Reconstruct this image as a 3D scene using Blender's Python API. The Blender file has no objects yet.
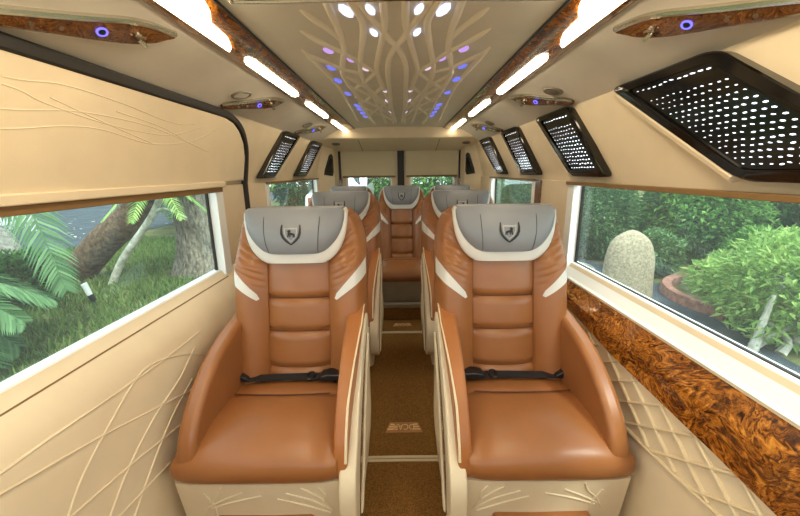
import bpy, bmesh, math, random
from mathutils import Vector, Matrix
random.seed(7)
SC = bpy.context.scene
COL = SC.collection
PI = math.pi
sin, cos = math.sin, math.cos

# ------------------------------------------------------------------ materials
def lin(c):
    return tuple((x/12.92 if x <= .04045 else ((x+.055)/1.055)**2.4) for x in c)
def rgb(r, g, b):
    return lin((r/255, g/255, b/255)) + (1,)

def base_mat(name, col, rough=.5, metal=0., spec=.5, coat=0.):
    m = bpy.data.materials.new(name); m.use_nodes = True
    b = m.node_tree.nodes['Principled BSDF']
    b.inputs['Base Color'].default_value = col
    b.inputs['Roughness'].default_value = rough
    b.inputs['Metallic'].default_value = metal
    b.inputs['Specular IOR Level'].default_value = spec
    b.inputs['Coat Weight'].default_value = coat
    return m
def nd(m, t, **kw):
    n = m.node_tree.nodes.new(t)
    for k, v in kw.items(): setattr(n, k, v)
    return n
def lk(m, a, b): m.node_tree.links.new(a, b)
def coords(m, which='Object', scale=(1,1,1)):
    tc = nd(m, 'ShaderNodeTexCoord'); mp = nd(m, 'ShaderNodeMapping')
    mp.inputs['Scale'].default_value = scale
    lk(m, tc.outputs[which], mp.inputs['Vector'])
    return mp.outputs['Vector']
def vary(m, c1, c2, scale=6, detail=4, vec=None, lo=.3, hi=.7):
    b = m.node_tree.nodes['Principled BSDF']
    n = nd(m, 'ShaderNodeTexNoise'); n.inputs['Scale'].default_value = scale; n.inputs['Detail'].default_value = detail
    lk(m, vec or coords(m), n.inputs['Vector'])
    r = nd(m, 'ShaderNodeValToRGB')
    r.color_ramp.elements[0].position = lo; r.color_ramp.elements[0].color = c1
    r.color_ramp.elements[1].position = hi; r.color_ramp.elements[1].color = c2
    lk(m, n.outputs['Fac'], r.inputs['Fac']); lk(m, r.outputs['Color'], b.inputs['Base Color'])
    return r
def bumpy(m, scale, strength, kind='noise', dist=.002, vec=None):
    b = m.node_tree.nodes['Principled BSDF']
    if kind == 'noise':
        n = nd(m, 'ShaderNodeTexNoise'); n.inputs['Detail'].default_value = 5; out = n.outputs['Fac']
    else:
        n = nd(m, 'ShaderNodeTexVoronoi'); out = n.outputs['Distance']
    n.inputs['Scale'].default_value = scale
    lk(m, vec or coords(m), n.inputs['Vector'])
    bp = nd(m, 'ShaderNodeBump'); bp.inputs['Strength'].default_value = strength; bp.inputs['Distance'].default_value = dist
    lk(m, out, bp.inputs['Height']); lk(m, bp.outputs['Normal'], b.inputs['Normal'])

def leather(name, c, rough=.42, d=.06):
    m = base_mat(name, c, rough)
    c1 = tuple(x*(1-d) for x in c[:3])+(1,); c2 = tuple(min(1, x*(1+d)) for x in c[:3])+(1,)
    vary(m, c1, c2, 9, 3)
    bumpy(m, 420, .12, 'voronoi', .0008)
    return m
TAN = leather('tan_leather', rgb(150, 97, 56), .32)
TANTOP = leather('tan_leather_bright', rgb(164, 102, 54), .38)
CREAM = leather('cream_leather', rgb(224, 208, 178), .5, .03)
CREAMSEAT = leather('cream_shell_leather', rgb(222, 208, 180), .45, .03)
GREYH = leather('slate_grey_leather', rgb(134, 138, 144), .42, .04)
WHITEL = leather('white_leather', rgb(216, 214, 208), .42, .02)
SOFFIT = leather('warm_grey_vinyl', rgb(208, 202, 190), .5, .03)
CEIL = leather('pearl_grey_vinyl', rgb(222, 218, 206), .42, .03)
PIPE = base_mat('cream_piping', rgb(222, 206, 172), .45)
DPIPE = base_mat('dark_stitch', rgb(62, 60, 62), .6)
TSEAM = base_mat('brown_seam', rgb(84, 44, 22), .6)
BLACK = base_mat('black_rubber', rgb(28, 24, 20), .55)
BLACKP = base_mat('black_plastic', rgb(24, 25, 28), .35)
BLACKG = base_mat('black_gloss', rgb(16, 13, 10), .12, 0, .6)
CHROME = base_mat('brushed_chrome', rgb(205, 198, 182), .22, 1.)
BELT = base_mat('black_webbing', rgb(30, 33, 38), .65)
bumpy(BELT, 300, .4, 'noise', .001)
WHITEF = base_mat('white_window_frame', rgb(238, 242, 242), .4)
BLIND = base_mat('beige_blind_fabric', rgb(206, 196, 166), .8); bumpy(BLIND, 90, .2)
CRESTG = base_mat('crest_grey', rgb(176, 178, 180), .4)
VENTM = base_mat('satin_vent_metal', rgb(128, 120, 106), .4, .4)
STEPM = leather('shaded_cream_vinyl', rgb(150, 136, 114), .5)  # cream step and rear leg panels, with their shadow put into the colour
RIBM = leather('pale_pleat_vinyl', rgb(248, 242, 226), .4, .02)
BADGE = base_mat('copper_badge', rgb(186, 130, 78), .4, .2)
BADGEL = base_mat('badge_letters', rgb(240, 206, 150), .4)
SHADEGAP = base_mat('brown_rail', rgb(128, 98, 58), .5)

WOOD = base_mat('burl_walnut', rgb(120, 60, 15), .2, 0, .5, .3)
def burl(m, ramp, s=9):
    b = m.node_tree.nodes['Principled BSDF']
    v = coords(m, 'Object', (1, .6, 1))
    n1 = nd(m, 'ShaderNodeTexNoise'); n1.inputs['Scale'].default_value = s; n1.inputs['Detail'].default_value = 6
    n1.inputs['Distortion'].default_value = 1.2
    lk(m, v, n1.inputs['Vector'])
    mix = nd(m, 'ShaderNodeVectorMath', operation='MULTIPLY_ADD')
    lk(m, n1.outputs['Color'], mix.inputs[0]); mix.inputs[1].default_value = (.22,.22,.22); lk(m, v, mix.inputs[2])
    n2 = nd(m, 'ShaderNodeTexNoise'); n2.inputs['Scale'].default_value = s*2.8; n2.inputs['Detail'].default_value = 9
    n2.inputs['Roughness'].default_value = .68; n2.inputs['Distortion'].default_value = 2.0
    lk(m, mix.outputs[0], n2.inputs['Vector'])
    r = nd(m, 'ShaderNodeValToRGB'); cr = r.color_ramp
    for i, (p, c) in enumerate(ramp):
        e = cr.elements[i] if i < 2 else cr.elements.new(p)
        e.position = p; e.color = c
    lk(m, n2.outputs['Fac'], r.inputs['Fac']); lk(m, r.outputs['Color'], b.inputs['Base Color'])
burl(WOOD, [(.34, rgb(36, 16, 6)), (.45, rgb(92, 50, 16)), (.54, rgb(154, 92, 28)), (.66, rgb(208, 140, 52))])
WOODD = base_mat('dark_walnut_veneer', rgb(96, 48, 18), .2, 0, .5, .5)
burl(WOODD, [(.34, rgb(44, 24, 12)), (.46, rgb(82, 50, 24)), (.56, rgb(112, 72, 36)), (.68, rgb(150, 104, 58))], 14)

CARPET = base_mat('brown_carpet', rgb(104, 72, 36), .95, 0, .1)
vary(CARPET, rgb(100, 70, 32), rgb(162, 118, 64), 230, 2)
bumpy(CARPET, 380, .8, 'noise', .004)

def emis(name, col, s):
    m = bpy.data.materials.new(name); m.use_nodes = True
    nt = m.node_tree; nt.nodes.remove(nt.nodes['Principled BSDF'])
    e = nt.nodes.new('ShaderNodeEmission'); e.inputs['Color'].default_value = col; e.inputs['Strength'].default_value = s
    nt.links.new(e.outputs[0], nt.nodes['Material Output'].inputs['Surface'])
    return m
LAMP = emis('warm_diffuser', (1, .83, .58, 1), 17)
LEDW = emis('led_white', (.86, .90, 1, 1), 3.2)
LWHITE = emis('lens_white', (.74, .78, 1, 1), 1.6)
LPURP = emis('lens_violet', (.60, .36, .86, 1), 1.0)
LBLUE = emis('lens_blue', (.20, .22, .90, 1), 1.0)
LPINK = emis('lens_pink', (.86, .66, .80, 1), 1.0)
BTN = emis('button_blue', (.16, .14, 1, 1), 2.2)

def glass_mat():
    m = bpy.data.materials.new('window_glass'); m.use_nodes = True
    nt = m.node_tree; nt.nodes.remove(nt.nodes['Principled BSDF'])
    t = nt.nodes.new('ShaderNodeBsdfTransparent'); t.inputs['Color'].default_value = (.92, .98, .95, 1)
    g = nt.nodes.new('ShaderNodeBsdfGlossy'); g.inputs['Roughness'].default_value = .03
    g.inputs['Color'].default_value = (.9, .97, 1, 1)
    lw = nt.nodes.new('ShaderNodeLayerWeight'); lw.inputs['Blend'].default_value = .5
    pw = nt.nodes.new('ShaderNodeMath'); pw.operation = 'POWER'; pw.inputs[1].default_value = 4.5
    fr = nt.nodes.new('ShaderNodeMath'); fr.operation = 'MULTIPLY_ADD'; fr.inputs[1].default_value = .5; fr.inputs[2].default_value = .022
    nt.links.new(lw.outputs['Facing'], pw.inputs[0]); nt.links.new(pw.outputs[0], fr.inputs[0])
    mx = nt.nodes.new('ShaderNodeMixShader')
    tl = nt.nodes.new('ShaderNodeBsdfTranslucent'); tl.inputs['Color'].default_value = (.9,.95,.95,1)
    m2 = nt.nodes.new('ShaderNodeMixShader'); m2.inputs[0].default_value = .022  # white share painted into the glass as haze, pales the view outside
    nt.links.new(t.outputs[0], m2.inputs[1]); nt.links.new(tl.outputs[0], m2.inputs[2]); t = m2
    nt.links.new(fr.outputs[0], mx.inputs[0]); nt.links.new(t.outputs[0], mx.inputs[1]); nt.links.new(g.outputs[0], mx.inputs[2])
    nt.links.new(mx.outputs[0], nt.nodes['Material Output'].inputs['Surface'])
    return m
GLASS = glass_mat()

def leafmat(name, c1, c2, trans=.3, rough=.5):
    m = base_mat(name, c1, rough, 0, .3)
    b = m.node_tree.nodes['Principled BSDF']
    g = nd(m, 'ShaderNodeNewGeometry'); r = nd(m, 'ShaderNodeValToRGB')
    r.color_ramp.elements[0].color = c1; r.color_ramp.elements[1].color = c2
    lk(m, g.outputs['Random Per Island'], r.inputs['Fac']); lk(m, r.outputs['Color'], b.inputs['Base Color'])
    tr = nd(m, 'ShaderNodeBsdfTranslucent'); lk(m, r.outputs['Color'], tr.inputs['Color'])
    mx = nd(m, 'ShaderNodeMixShader'); mx.inputs[0].default_value = trans
    lk(m, b.outputs[0], mx.inputs[1]); lk(m, tr.outputs[0], mx.inputs[2])
    lk(m, mx.outputs[0], m.node_tree.nodes['Material Output'].inputs['Surface'])
    return m
LEAF_D = leafmat('dark_leaves', rgb(44, 82, 40), rgb(88, 136, 66))
LEAF_M = leafmat('green_leaves', rgb(70, 124, 58), rgb(140, 186, 96))
LEAF_L = leafmat('light_leaves', rgb(104, 150, 74), rgb(178, 208, 122))
LEAF_C = leafmat('cypress_leaves', rgb(58, 100, 58), rgb(124, 164, 104))
FROND = leafmat('palm_leaflets', rgb(54, 98, 58), rgb(122, 164, 112))
GRASS = leafmat('grass_blades', rgb(62, 92, 42), rgb(124, 150, 80))
SOIL = base_mat('ground_soil', rgb(96, 112, 60), .95, 0, .1)
vary(SOIL, rgb(70, 74, 50), rgb(112, 118, 76), 1.4, 8); bumpy(SOIL, 14, .8, 'noise', .05)
ASPH = base_mat('asphalt', rgb(72, 82, 90), .9, 0, .1)
vary(ASPH, rgb(58, 68, 76), rgb(80, 90, 98), 3, 8); bumpy(ASPH, 160, .5, 'noise', .01)
BARK = base_mat('grey_bark', rgb(120, 112, 98), .9, 0, .2)
vary(BARK, rgb(76, 70, 60), rgb(158, 150, 134), 9, 8, coords(BARK, 'Object', (3, 3, .8))); bumpy(BARK, 12, 1, 'noise', .05)
BARKB = base_mat('brown_bark', rgb(104, 82, 62), .9, 0, .2)
vary(BARKB, rgb(66, 50, 38), rgb(128, 104, 80), 14, 6); bumpy(BARKB, 20, 1, 'noise', .04)
STONE = base_mat('pale_granite', rgb(188, 182, 162), .85, 0, .2)
vary(STONE, rgb(138, 128, 108), rgb(190, 178, 154), 34, 8); bumpy(STONE, 40, .5, 'noise', .02)
ROCKG = base_mat('grey_rock', rgb(150, 150, 140), .9, 0, .2)
vary(ROCKG, rgb(96, 98, 94), rgb(180, 178, 168), 6, 8); bumpy(ROCKG, 8, 1, 'noise', .1)
KERBR = base_mat('red_brown_brick', rgb(146, 104, 92), .85, 0, .2)
vary(KERBR, rgb(120, 82, 72), rgb(164, 122, 108), 12, 5)
CONC = base_mat('pale_concrete', rgb(180, 182, 180), .85, 0, .2)
vary(CONC, rgb(160, 164, 164), rgb(198, 198, 194), 5, 5)
WPAINT = base_mat('white_paint', rgb(226, 230, 230), .4)
DRIFT = base_mat('bleached_wood', rgb(200, 200, 186), .85, 0, .2)
vary(DRIFT, rgb(150, 150, 134), rgb(224, 224, 212), 12, 6)
CARW = base_mat('white_car_paint', rgb(232, 236, 240), .2, 0, .5, .6)
CARG = base_mat('car_window', rgb(36, 44, 52), .1)
TYRE = base_mat('tyre_rubber', rgb(30, 30, 30), .8)
REDL = base_mat('red_lamp', rgb(190, 40, 30), .3)

# ------------------------------------------------------------------ mesh helpers
def tag(o, label=None, cat=None, group=None, kind=None):
    if label: o['label'] = label
    if cat: o['category'] = cat
    if group: o['group'] = group
    if kind: o['kind'] = kind
    return o
def empty(name, loc=(0,0,0)):
    o = bpy.data.objects.new(name, None); o.location = loc; o.empty_display_size = .05
    COL.objects.link(o); return o

class MB:
    def __init__(self): self.v = []; self.f = []
    def add(self, vs, fs):
        n = len(self.v); self.v += [tuple(p) for p in vs]; self.f += [tuple(i+n for i in f) for f in fs]; return self
    def box(self, x0, x1, y0, y1, z0, z1):
        vs = [(x, y, z) for x in (x0, x1) for y in (y0, y1) for z in (z0, z1)]
        return self.add(vs, [(0,1,3,2),(4,6,7,5),(0,4,5,1),(2,3,7,6),(0,2,6,4),(1,5,7,3)])
    def loft(self, loops, closed=True, caps=True):
        m = len(loops[0]); vs = [p for l in loops for p in l]; fs = []
        for i in range(len(loops)-1):
            for j in range(m if closed else m-1):
                k = (j+1) % m
                fs.append((i*m+j, i*m+k, (i+1)*m+k, (i+1)*m+j))
        if caps and closed:
            fs.append(tuple(range(m))[::-1]); fs.append(tuple((len(loops)-1)*m+j for j in range(m)))
        return self.add(vs, fs)
    def grid(self, rows):
        return self.loft(rows, closed=False, caps=False)
    def tube(self, pts, r, n=8, r2=None):
        pts = [Vector(p) for p in pts]; loops = []; N = len(pts)
        up = Vector((0,0,1))
        for i, p in enumerate(pts):
            d = (pts[min(i+1, N-1)]-pts[max(i-1, 0)])
            d = d.normalized() if d.length > 1e-9 else Vector((0,0,1))
            a = d.cross(up)
            if a.length < 1e-3: a = d.cross(Vector((1,0,0)))
            a.normalize(); b = a.cross(d)
            rr = r if r2 is None else r+(r2-r)*i/max(1, N-1)
            loops.append([p+a*(rr*cos(2*PI*k/n))+b*(rr*sin(2*PI*k/n)) for k in range(n)])
        return self.loft(loops)
    def extr(self, poly, axis, a, b):
        """extrude a 2-D polygon along x/y/z from a to b"""
        def P(u, w, t): return {'x': (t, u, w), 'y': (u, t, w), 'z': (u, w, t)}[axis]
        return self.loft([[P(u, w, a) for u, w in poly], [P(u, w, b) for u, w in poly]])
    def lathe(self, prof, c=(0,0,0), n=20, axis='z'):
        loops = []
        for r, h in prof:
            l = []
            for k in range(n):
                A = 2*PI*k/n
                q = {'z': (r*cos(A), r*sin(A), h), 'x': (h, r*cos(A), r*sin(A)), 'y': (r*cos(A), h, r*sin(A))}[axis]
                l.append((c[0]+q[0], c[1]+q[1], c[2]+q[2]))
            loops.append(l)
        return self.loft(loops)
    def build(self, name, mat, parent=None, smooth=True, bevel=0, sub=0, seg=3, mirror=1, xf=None):
        vs = self.v
        if xf: vs = [tuple(xf @ Vector(p)) for p in vs]
        fs = self.f
        if mirror < 0:
            vs = [(-x, y, z) for x, y, z in vs]; fs = [f[::-1] for f in fs]
        me = bpy.data.meshes.new(name); me.from_pydata(vs, [], fs)
        bm = bmesh.new(); bm.from_mesh(me); bmesh.ops.recalc_face_normals(bm, faces=bm.faces); bm.to_mesh(me); bm.free()
        me.materials.append(mat)
        for p in me.polygons: p.use_smooth = smooth
        o = bpy.data.objects.new(name, me); COL.objects.link(o)
        if parent: o.parent = parent
        if bevel:
            b = o.modifiers.new('bevel', 'BEVEL'); b.width = bevel; b.segments = seg; b.limit_method = 'ANGLE'; b.angle_limit = .6
            if smooth:
                b.harden_normals = False
        if sub:
            s = o.modifiers.new('sub', 'SUBSURF'); s.levels = sub; s.render_levels = sub
        if smooth and not sub:
            me.set_sharp_from_angle(angle=math.radians(40))
        return o
def lerp(a, b, t): return a+(b-a)*t
def interp(tab, x):
    if x <= tab[0][0]: return tab[0][1]
    for (a, va), (b, vb) in zip(tab, tab[1:]):
        if x <= b:
            t = (x-a)/(b-a); t = t*t*(3-2*t) if False else t
            return lerp(va, vb, t)
    return tab[-1][1]
def smoothpts(pts, n=6):
    """Catmull-Rom through points"""
    P = [Vector(p) for p in pts]; out = []
    for i in range(len(P)-1):
        p0 = P[max(i-1, 0)]; p1 = P[i]; p2 = P[i+1]; p3 = P[min(i+2, len(P)-1)]
        for k in range(n):
            t = k/n
            out.append(.5*((2*p1)+(-p0+p2)*t+(2*p0-5*p1+4*p2-p3)*t*t+(-p0+3*p1-3*p2+p3)*t**3))
    out.append(P[-1]); return out
def copy_tree(o, parent=None):
    c = o.copy(); COL.objects.link(c); c.parent = parent
    for ch in list(o.children): copy_tree(ch, c)
    return c

# ------------------------------------------------------------------ camera
F = 360.; TH = math.atan(87/360.); ROLL = math.radians(.7); CX, CZ = .01, 1.30
cd = bpy.data.cameras.new('camera'); cam = bpy.data.objects.new('camera', cd); COL.objects.link(cam)
cd.sensor_fit = 'HORIZONTAL'; cd.sensor_width = 36; cd.lens = F/800*36; cd.clip_start = .02; cd.clip_end = 400
cd.shift_x = -1.5/800
cam.matrix_world = Matrix.Translation((CX, 0, CZ)) @ Matrix.Rotation(PI/2-TH, 4, 'X') @ Matrix.Rotation(-ROLL, 4, 'Z')
SC.camera = cam

# ------------------------------------------------------------------ seats
def yb(z): return .16+(z-.46)*.21
def wback(z): return interp([(.40,.25),(.5,.262),(.6,.27),(.75,.277),(.95,.277),(1.02,.270),(1.08,.256),(1.12,.236),(1.145,.20),(1.155,.16)], z)
XI = .128
def bol_y(z, t, pleat=True):
    k0 = interp([(.93,1.),(1.01,.30)], z)
    y = yb(z)+.012-.068*k0*(sin(PI*(.06+.80*t)))**.75
    if t > .75: y += .06*((t-.75)/.25)**2
    if pleat:
        x = lerp(XI, wback(z), t)
        zf = .80+(x-XI)*.9
        k = min(1, max(0, (z-zf)/.03))*min(1, max(0, (1.10-z)/.03))
        y += .0055*k*abs(cos(PI*(z-.55*x)/.027))**7*min(1, 4*t)*min(1, 4*(1-t))
    return y
def build_seat(name, s, full=True):
    """s=+1: the aisle lies towards +x"""
    root = empty(name)
    mir = s
    B = lambda mb, n, m, p=root, **k: mb.build(n, m, p, mirror=mir, **k)
    # ---- cushion
    x0, x1 = (-.306, .222) if full else (-.255, .255)
    prof = [(-.215,.333),(-.238,.334),(-.258,.340),(-.276,.360),(-.284,.390),(-.276,.420),(-.254,.445),(-.215,.465),(-.15,.480),(-.07,.484),(-.01,.481),
            (.008,.477),(.018,.462),(.028,.474),(.06,.476),(.12,.470),(.18,.462),(.24,.452),(.25,.43),(.25,.345)]
    ts = [-1,-.985,-.95,-.88,-.78,-.64,-.48,-.3,-.1,.1,.3,.48,.64,.78,.88,.95,.985,1]
    loops = []
    for t in ts:
        l = []
        for (y, z) in prof:
            xl, xr = (lerp(x0, x0+.05, min(1, max(0, (y+.2)/.25))), x1) if full else (x0, x1)
            x = lerp(xl, xr, (t+1)/2)
            e = abs(t)**8
            yy = y; zz = z
            if z > .44 and y < .3: zz = z-.030*abs(t)**6
            if y < -.2: yy = y+.022*e
            if .0 < y < .04:                     # stitched seam, slightly bowed
                yy = y+.02*t*t
                if abs(t) > .8: zz = max(zz, .470-.03*abs(t)**6)
            l.append((x, yy, zz))
        loops.append(l)
    cu = B(MB().loft(loops), 'cushion', TAN, sub=1)
    B(MB().tube([(lerp(-.19, .19, k/12)+(x0+x1)/2*(1 if full else 0), .018+.02*(k/6-1)**2*.6, .4725-.002*abs(k/6-1)) for k in range(13)], .0022, 6), 'seam', TSEAM, cu)
    # ---- backrest centre
    zs = [.40+.0115*i for i in range(58)]
    rows = []
    gro = (.505, .655, .79)
    xs = [-1,-.96,-.88,-.7,-.4,0,.4,.7,.88,.96,1]
    for z in zs:
        r = []
        for t in xs:
            g = sum(math.exp(-((z-a-.004*t*t)/.011)**2) for a in gro)
            r.append((XI*t, yb(z)-.024*(1-abs(t)**3)+.018*g, z))
        r.append((XI, yb(z)+.10, z)); r.append((-XI, yb(z)+.10, z))
        rows.append(r)
    back = B(MB().loft(rows), 'backrest', TAN)
    for a in gro[1:]:
        sm = MB().tube([(x*.1*XI*.97/.1, yb(a)-.002-.005*(1-abs(x)**3), a+.004*x*x) for x in (-1,-.6,-.2,.2,.6,1)], .0022, 5)
        B(sm, 'seam', TSEAM, back)
    # ---- bolsters with a pale flash each
    tt = [0,.05,.1,.15,.2,.26,.32,.38,.44,.5,.56,.62,.68,.74,.8,.88,.94,1]
    for sg in (-1, 1):
        zz = [.40+.004*i for i in range(190)]
        rows = []
        for z in zz:
            if z > 1.154: break
            w = max(wback(z), XI+.02)
            l = [(sg*lerp(XI, w, t), bol_y(z, t), z) for t in tt]
            l += [(sg*(w+.004), bol_y(z, 1)+.035, z), (sg*(w-.01), yb(z)+.11, z), (sg*(w*.7), yb(z)+.13, z), (sg*XI, yb(z)+.12, z)]
            rows.append(l)
        bl = B(MB().loft(rows), 'side_bolster', TAN)
        fl = MB(); top = []; 
        N = 14; K = 6
        def fp(a, k):
            t = lerp(1.0, .18, a)
            zc = lerp(.912, .797, a**.9)+.006*sin(PI*a); hw = .034*(1-.66*a)*(1 if a < .93 else (1-a)/.07+.12)
            z = zc+lerp(-hw, hw, k/K); x = lerp(XI, wback(z), t)
            return x, z, t
        for off in (-.0028, .004):
            rowsF = []
            for i in range(N+1):
                a = i/N; r = []
                for k in range(K+1):
                    x, z, t = fp(a, k)
                    r.append((sg*x, bol_y(z, t, False)+off, z))
                rowsF.append(r)
            top.append(rowsF)
        loopsF = [top[0][i]+top[1][i][::-1] for i in range(N+1)]
        B(fl.loft(loopsF), 'accent_flash', WHITEL, bl)
    # ---- headrest: grey pad in a pale surround
    def pad(zb, zt, hwt, off, puff, th, nm, mat, par, mid=.55):
        def hw(p): return interp(hwt, p)
        def yf(x, p):
            z = lerp(zb, zt, p); w = max(hw(p), .01)
            q = max(0., 1-min(1, abs(x)/w)**3.2)**.5
            return yb(z)+off-puff*q*max(0, sin(PI*(.10+.86*p)))**.55 
        rows = []
        T = [-1,-.985,-.95,-.88,-.75,-.55,-.3,0,.3,.55,.75,.88,.95,.985,1]
        P = [0,.02,.05,.1,.16,.24,.33,.43,.54,.65,.76,.86,.93,.97,1]
        for p in P:
            z = lerp(zb, zt, p); w = hw(p)
            l = [(w*t, yf(w*t, p), z+(.006*(1-t*t) if p > .85 else 0)) for t in T]
            l += [(w*.98, yb(z)+off+th, z), (-w*.98, yb(z)+off+th, z)]
            rows.append(l)
        return B(MB().loft(rows), nm, mat, par), yf
    B_w, _ = pad(.942, 1.153, [(0,.120),(.05,.140),(.12,.158),(.22,.176),(.38,.193),(.55,.203),(.8,.211),(.93,.210),(1,.200)], -.034, .034, .08, 'headrest_surround', WHITEL, root)
    zb_, zt_ = .983, 1.159
    hp, yf = pad(zb_, zt_, [(0,.108),(.05,.128),(.12,.144),(.22,.160),(.38,.180),(.55,.192),(.8,.201),(.93,.201),(1,.190)], -.044, .060, .09, 'headrest', GREYH, root)
    zc = 1.064
    def on(x, z, o=-.0016):
        if abs(z-zc) < .06 and o < -.0005 or o > 0: z = zc+(z-zc)*.86
        return (x, yf(x, (z-zb_)/(zt_-zb_))+o, z)
    for sg in (-1, 1):
        st = MB().tube([on(sg*(.098+.012*sin(PI*.5*p)), lerp(zb_+.006, zt_-.004, p), -.0004) for p in [i/12 for i in range(13)]], .0014, 5)
        B(st, 'seam', DPIPE, hp)
    # crest: two dark arcs, pale ribbon, little running animal
    em = MB();     ez = lambda u: u*.88
    def strip(mb, A, Bp, n=-.003):
        mb.loft([[on(x, zc+z, n) for x, z in A]+[on(x, zc+z, .004) for x, z in A[::-1]], [on(x, zc+z, n) for x, z in Bp]+[on(x, zc+z, .004) for x, z in Bp[::-1]]])
    sh_o = [(.037,.044),(.040,.025),(.040,.004),(.034,-.014),(.022,-.030),(.010,-.041),(0,-.048)]
    sh_i = [(.033,.043),(.033,.025),(.031,.006),(.026,-.010),(.017,-.022),(.008,-.033),(0,-.042)]
    for sg in (-1, 1):
        for i in range(6):
            q = [sh_o[i], sh_o[i+1]], [sh_i[i], sh_i[i+1]]
            strip(em, [(sg*a, b) for a, b in q[0]], [(sg*a, b) for a, b in q[1]])
    animal = [[(-.014,.018),(-.006,.022),(.0,.016)],[(-.010,.008),(-.002,.014),(.004,.010)],[(-.012,-.002),(.006,.006),(.014,.004)],[(-.012,-.012),(-.006,-.002),(.010,-.001)],[(.006,-.004),(.012,.002),(.016,-.002)]]
    def tri(pts, n=-.0034):
        em.loft([[on(x*1.1, zc+z, n) for x, z in pts], [on(x*1.1, zc+z, .002) for x, z in pts]])
    tri([(-.012,.016),(-.005,.022),(.001,.017),(-.003,.009),(-.009,.010)])
    tri([(-.010,.010),(-.001,.010),(.012,.005),(.016,-.003),(.010,-.002),(-.002,-.001),(-.010,.001)])
    tri([(-.010,.003),(-.005,.001),(-.008,-.011),(-.012,-.011)]); tri([(-.004,.001),(.0,.0),(-.001,-.011),(-.004,-.011)])
    tri([(.007,.0),(.011,-.001),(.012,-.012),(.009,-.012)]); tri([(.012,.0),(.016,-.003),(.017,-.010),(.014,-.011)])
    B(em, 'emblem', BLACKP, hp, smooth=False)
    rb = MB()
    for i in range(6):
        sc = .80
        for sg in (-1, 1):
            o_ = [(sg*sh_i[i][0]*sc, sh_i[i][1]*sc), (sg*sh_i[i+1][0]*sc, sh_i[i+1][1]*sc)]
            i_ = [(sg*sh_i[i][0]*.66, sh_i[i][1]*.70), (sg*sh_i[i+1][0]*.66, sh_i[i+1][1]*.70)]
            strip(rb, o_, i_, -.0022)
    rb.loft([[on(x, zc+z, -.0022) for x, z in [(-.022,.030),(.022,.030),(.020,.024),(-.020,.024)]], [on(x, zc+z, .003) for x, z in [(-.022,.030),(.022,.030),(.020,.024),(-.020,.024)]]])
    B(rb, 'emblem_outline', CRESTG, hp, smooth=False)
    # ---- seat belt
    if full:
        zb2 = lambda x: .487-.010*(abs(x/.25))**3
        bt = MB(); L = []
        for i in range(15):
            x = lerp(-.225, .205, i/14); y = .112-.003*sin(i*.5); z = zb2(x)+.002
            tw = -.004 if i % 2 else 0
            L.append([(x, y-.021, z), (x, y+.021, z+.001), (x, y+.021, z+.005), (x, y-.021, z+.004)])
        belt = B(bt.loft(L), 'seat_belt', BELT)
        bk = MB(); bk.extr([(.085,.487),(.10,.483),(.225,.483),(.23,.492),(.225,.508),(.13,.512),(.10,.505)], 'y', .088, .144)
        B(bk, 'buckle', BLACKP, belt, bevel=.007)
        tg = MB(); tg.tube([(.055+.014*cos(a), .112+.026*sin(a), .495) for a in [i*2*PI/14 for i in range(15)]], .006, 6); B(tg, 'adjuster', BLACKP, belt)
        an = MB().extr([(-.232,.480),(-.19,.482),(-.195,.497),(-.225,.512)], 'y', .09, .135); B(an, 'belt_anchor', BLACKP, belt, bevel=.005)
    # ---- outer wing, aisle armrest, shell
    if full:
        def slab(prof_, xa, xb, nm, mat, bev, lean=0., par=root):
            mb = MB(); n = len(prof_)
            mb.extr(prof_, 'x', xa, xb)
            if lean:
                mb.v = [(x-(lean*min(1, max(0, (.12-y)/.28)) if x > (xa+xb)/2 else 0), y, z) for x, y, z in mb.v]
            return B(mb, nm, mat, par, bevel=bev, seg=4)
        top = [(.30,.735),(.22,.728),(.12,.71),(.02,.685),(-.06,.652),(-.13,.61),(-.19,.56),(-.235,.505),(-.258,.45),(-.262,.40)]
        tops = [(p.x, p.y) for p in smoothpts([(a, b, 0) for a, b in top], 3)]
        slab(tops+[(-.245,.345),(.30,.345)], -.282, -.222, 'outer_armrest', TAN, .02)
        top = [(.285,.735),(.25,.758),(.20,.752),(.12,.722),(.03,.682),(-.06,.632),(-.14,.572),(-.20,.508),(-.24,.438),(-.258,.37)]
        ta = [(p.x, p.y) for p in smoothpts([(a, b, 0) for a, b in top], 3)]
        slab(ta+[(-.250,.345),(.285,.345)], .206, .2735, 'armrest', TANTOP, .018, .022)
        # shell on the aisle side
        tb = [(.30,.66),(.28,.695),(.245,.712),(.19,.700),(.11,.662),(.02,.612),(-.07,.555),(-.15,.492),(-.205,.43),(-.256,.385),(-.284,.34),(-.292,.28),(-.280,.20),(-.245,.15),(-.18,.125)]
        tbs = [(p.x, p.y) for p in smoothpts([(a, b, 0) for a, b in tb], 3)]
        sh = slab(tbs+[(.10,.12),(.22,.15),(.29,.24)], .225, .279, 'side_shell', CREAMSEAT, .008)
        pp = MB().tube([(.268-.022*min(1, max(0, (.12-y)/.28)), y-.001, z-.007) for y, z in ta[2:-2]], .0050, 7); B(pp, 'piping', PIPE, sh)
        # veneer crescent and pale outer blade
        def crescent(pa, pb, xa, xb, nm, mat, bev):
            A = smoothpts([(xa, y, z) for y, z in pa], 5); Bq = smoothpts([(xa, y, z) for y, z in pb], 5)
            mb = MB(); loops = []
            for a, b in zip(A, Bq):
                loops.append([(xa, a.y, a.z), (xb, a.y, a.z), (xb, b.y, b.z), (xa, b.y, b.z)])
            return B(mb.loft(loops), nm, mat, sh, bevel=bev, seg=2)
        crescent([(.20,.64),(.05,.55),(-.08,.43),(-.17,.30),(-.215,.16)], [(.20,.63),(.08,.51),(-.03,.38),(-.12,.26),(-.205,.155)], .272, .2815, 'veneer_inlay', WOODD, .001)
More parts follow.
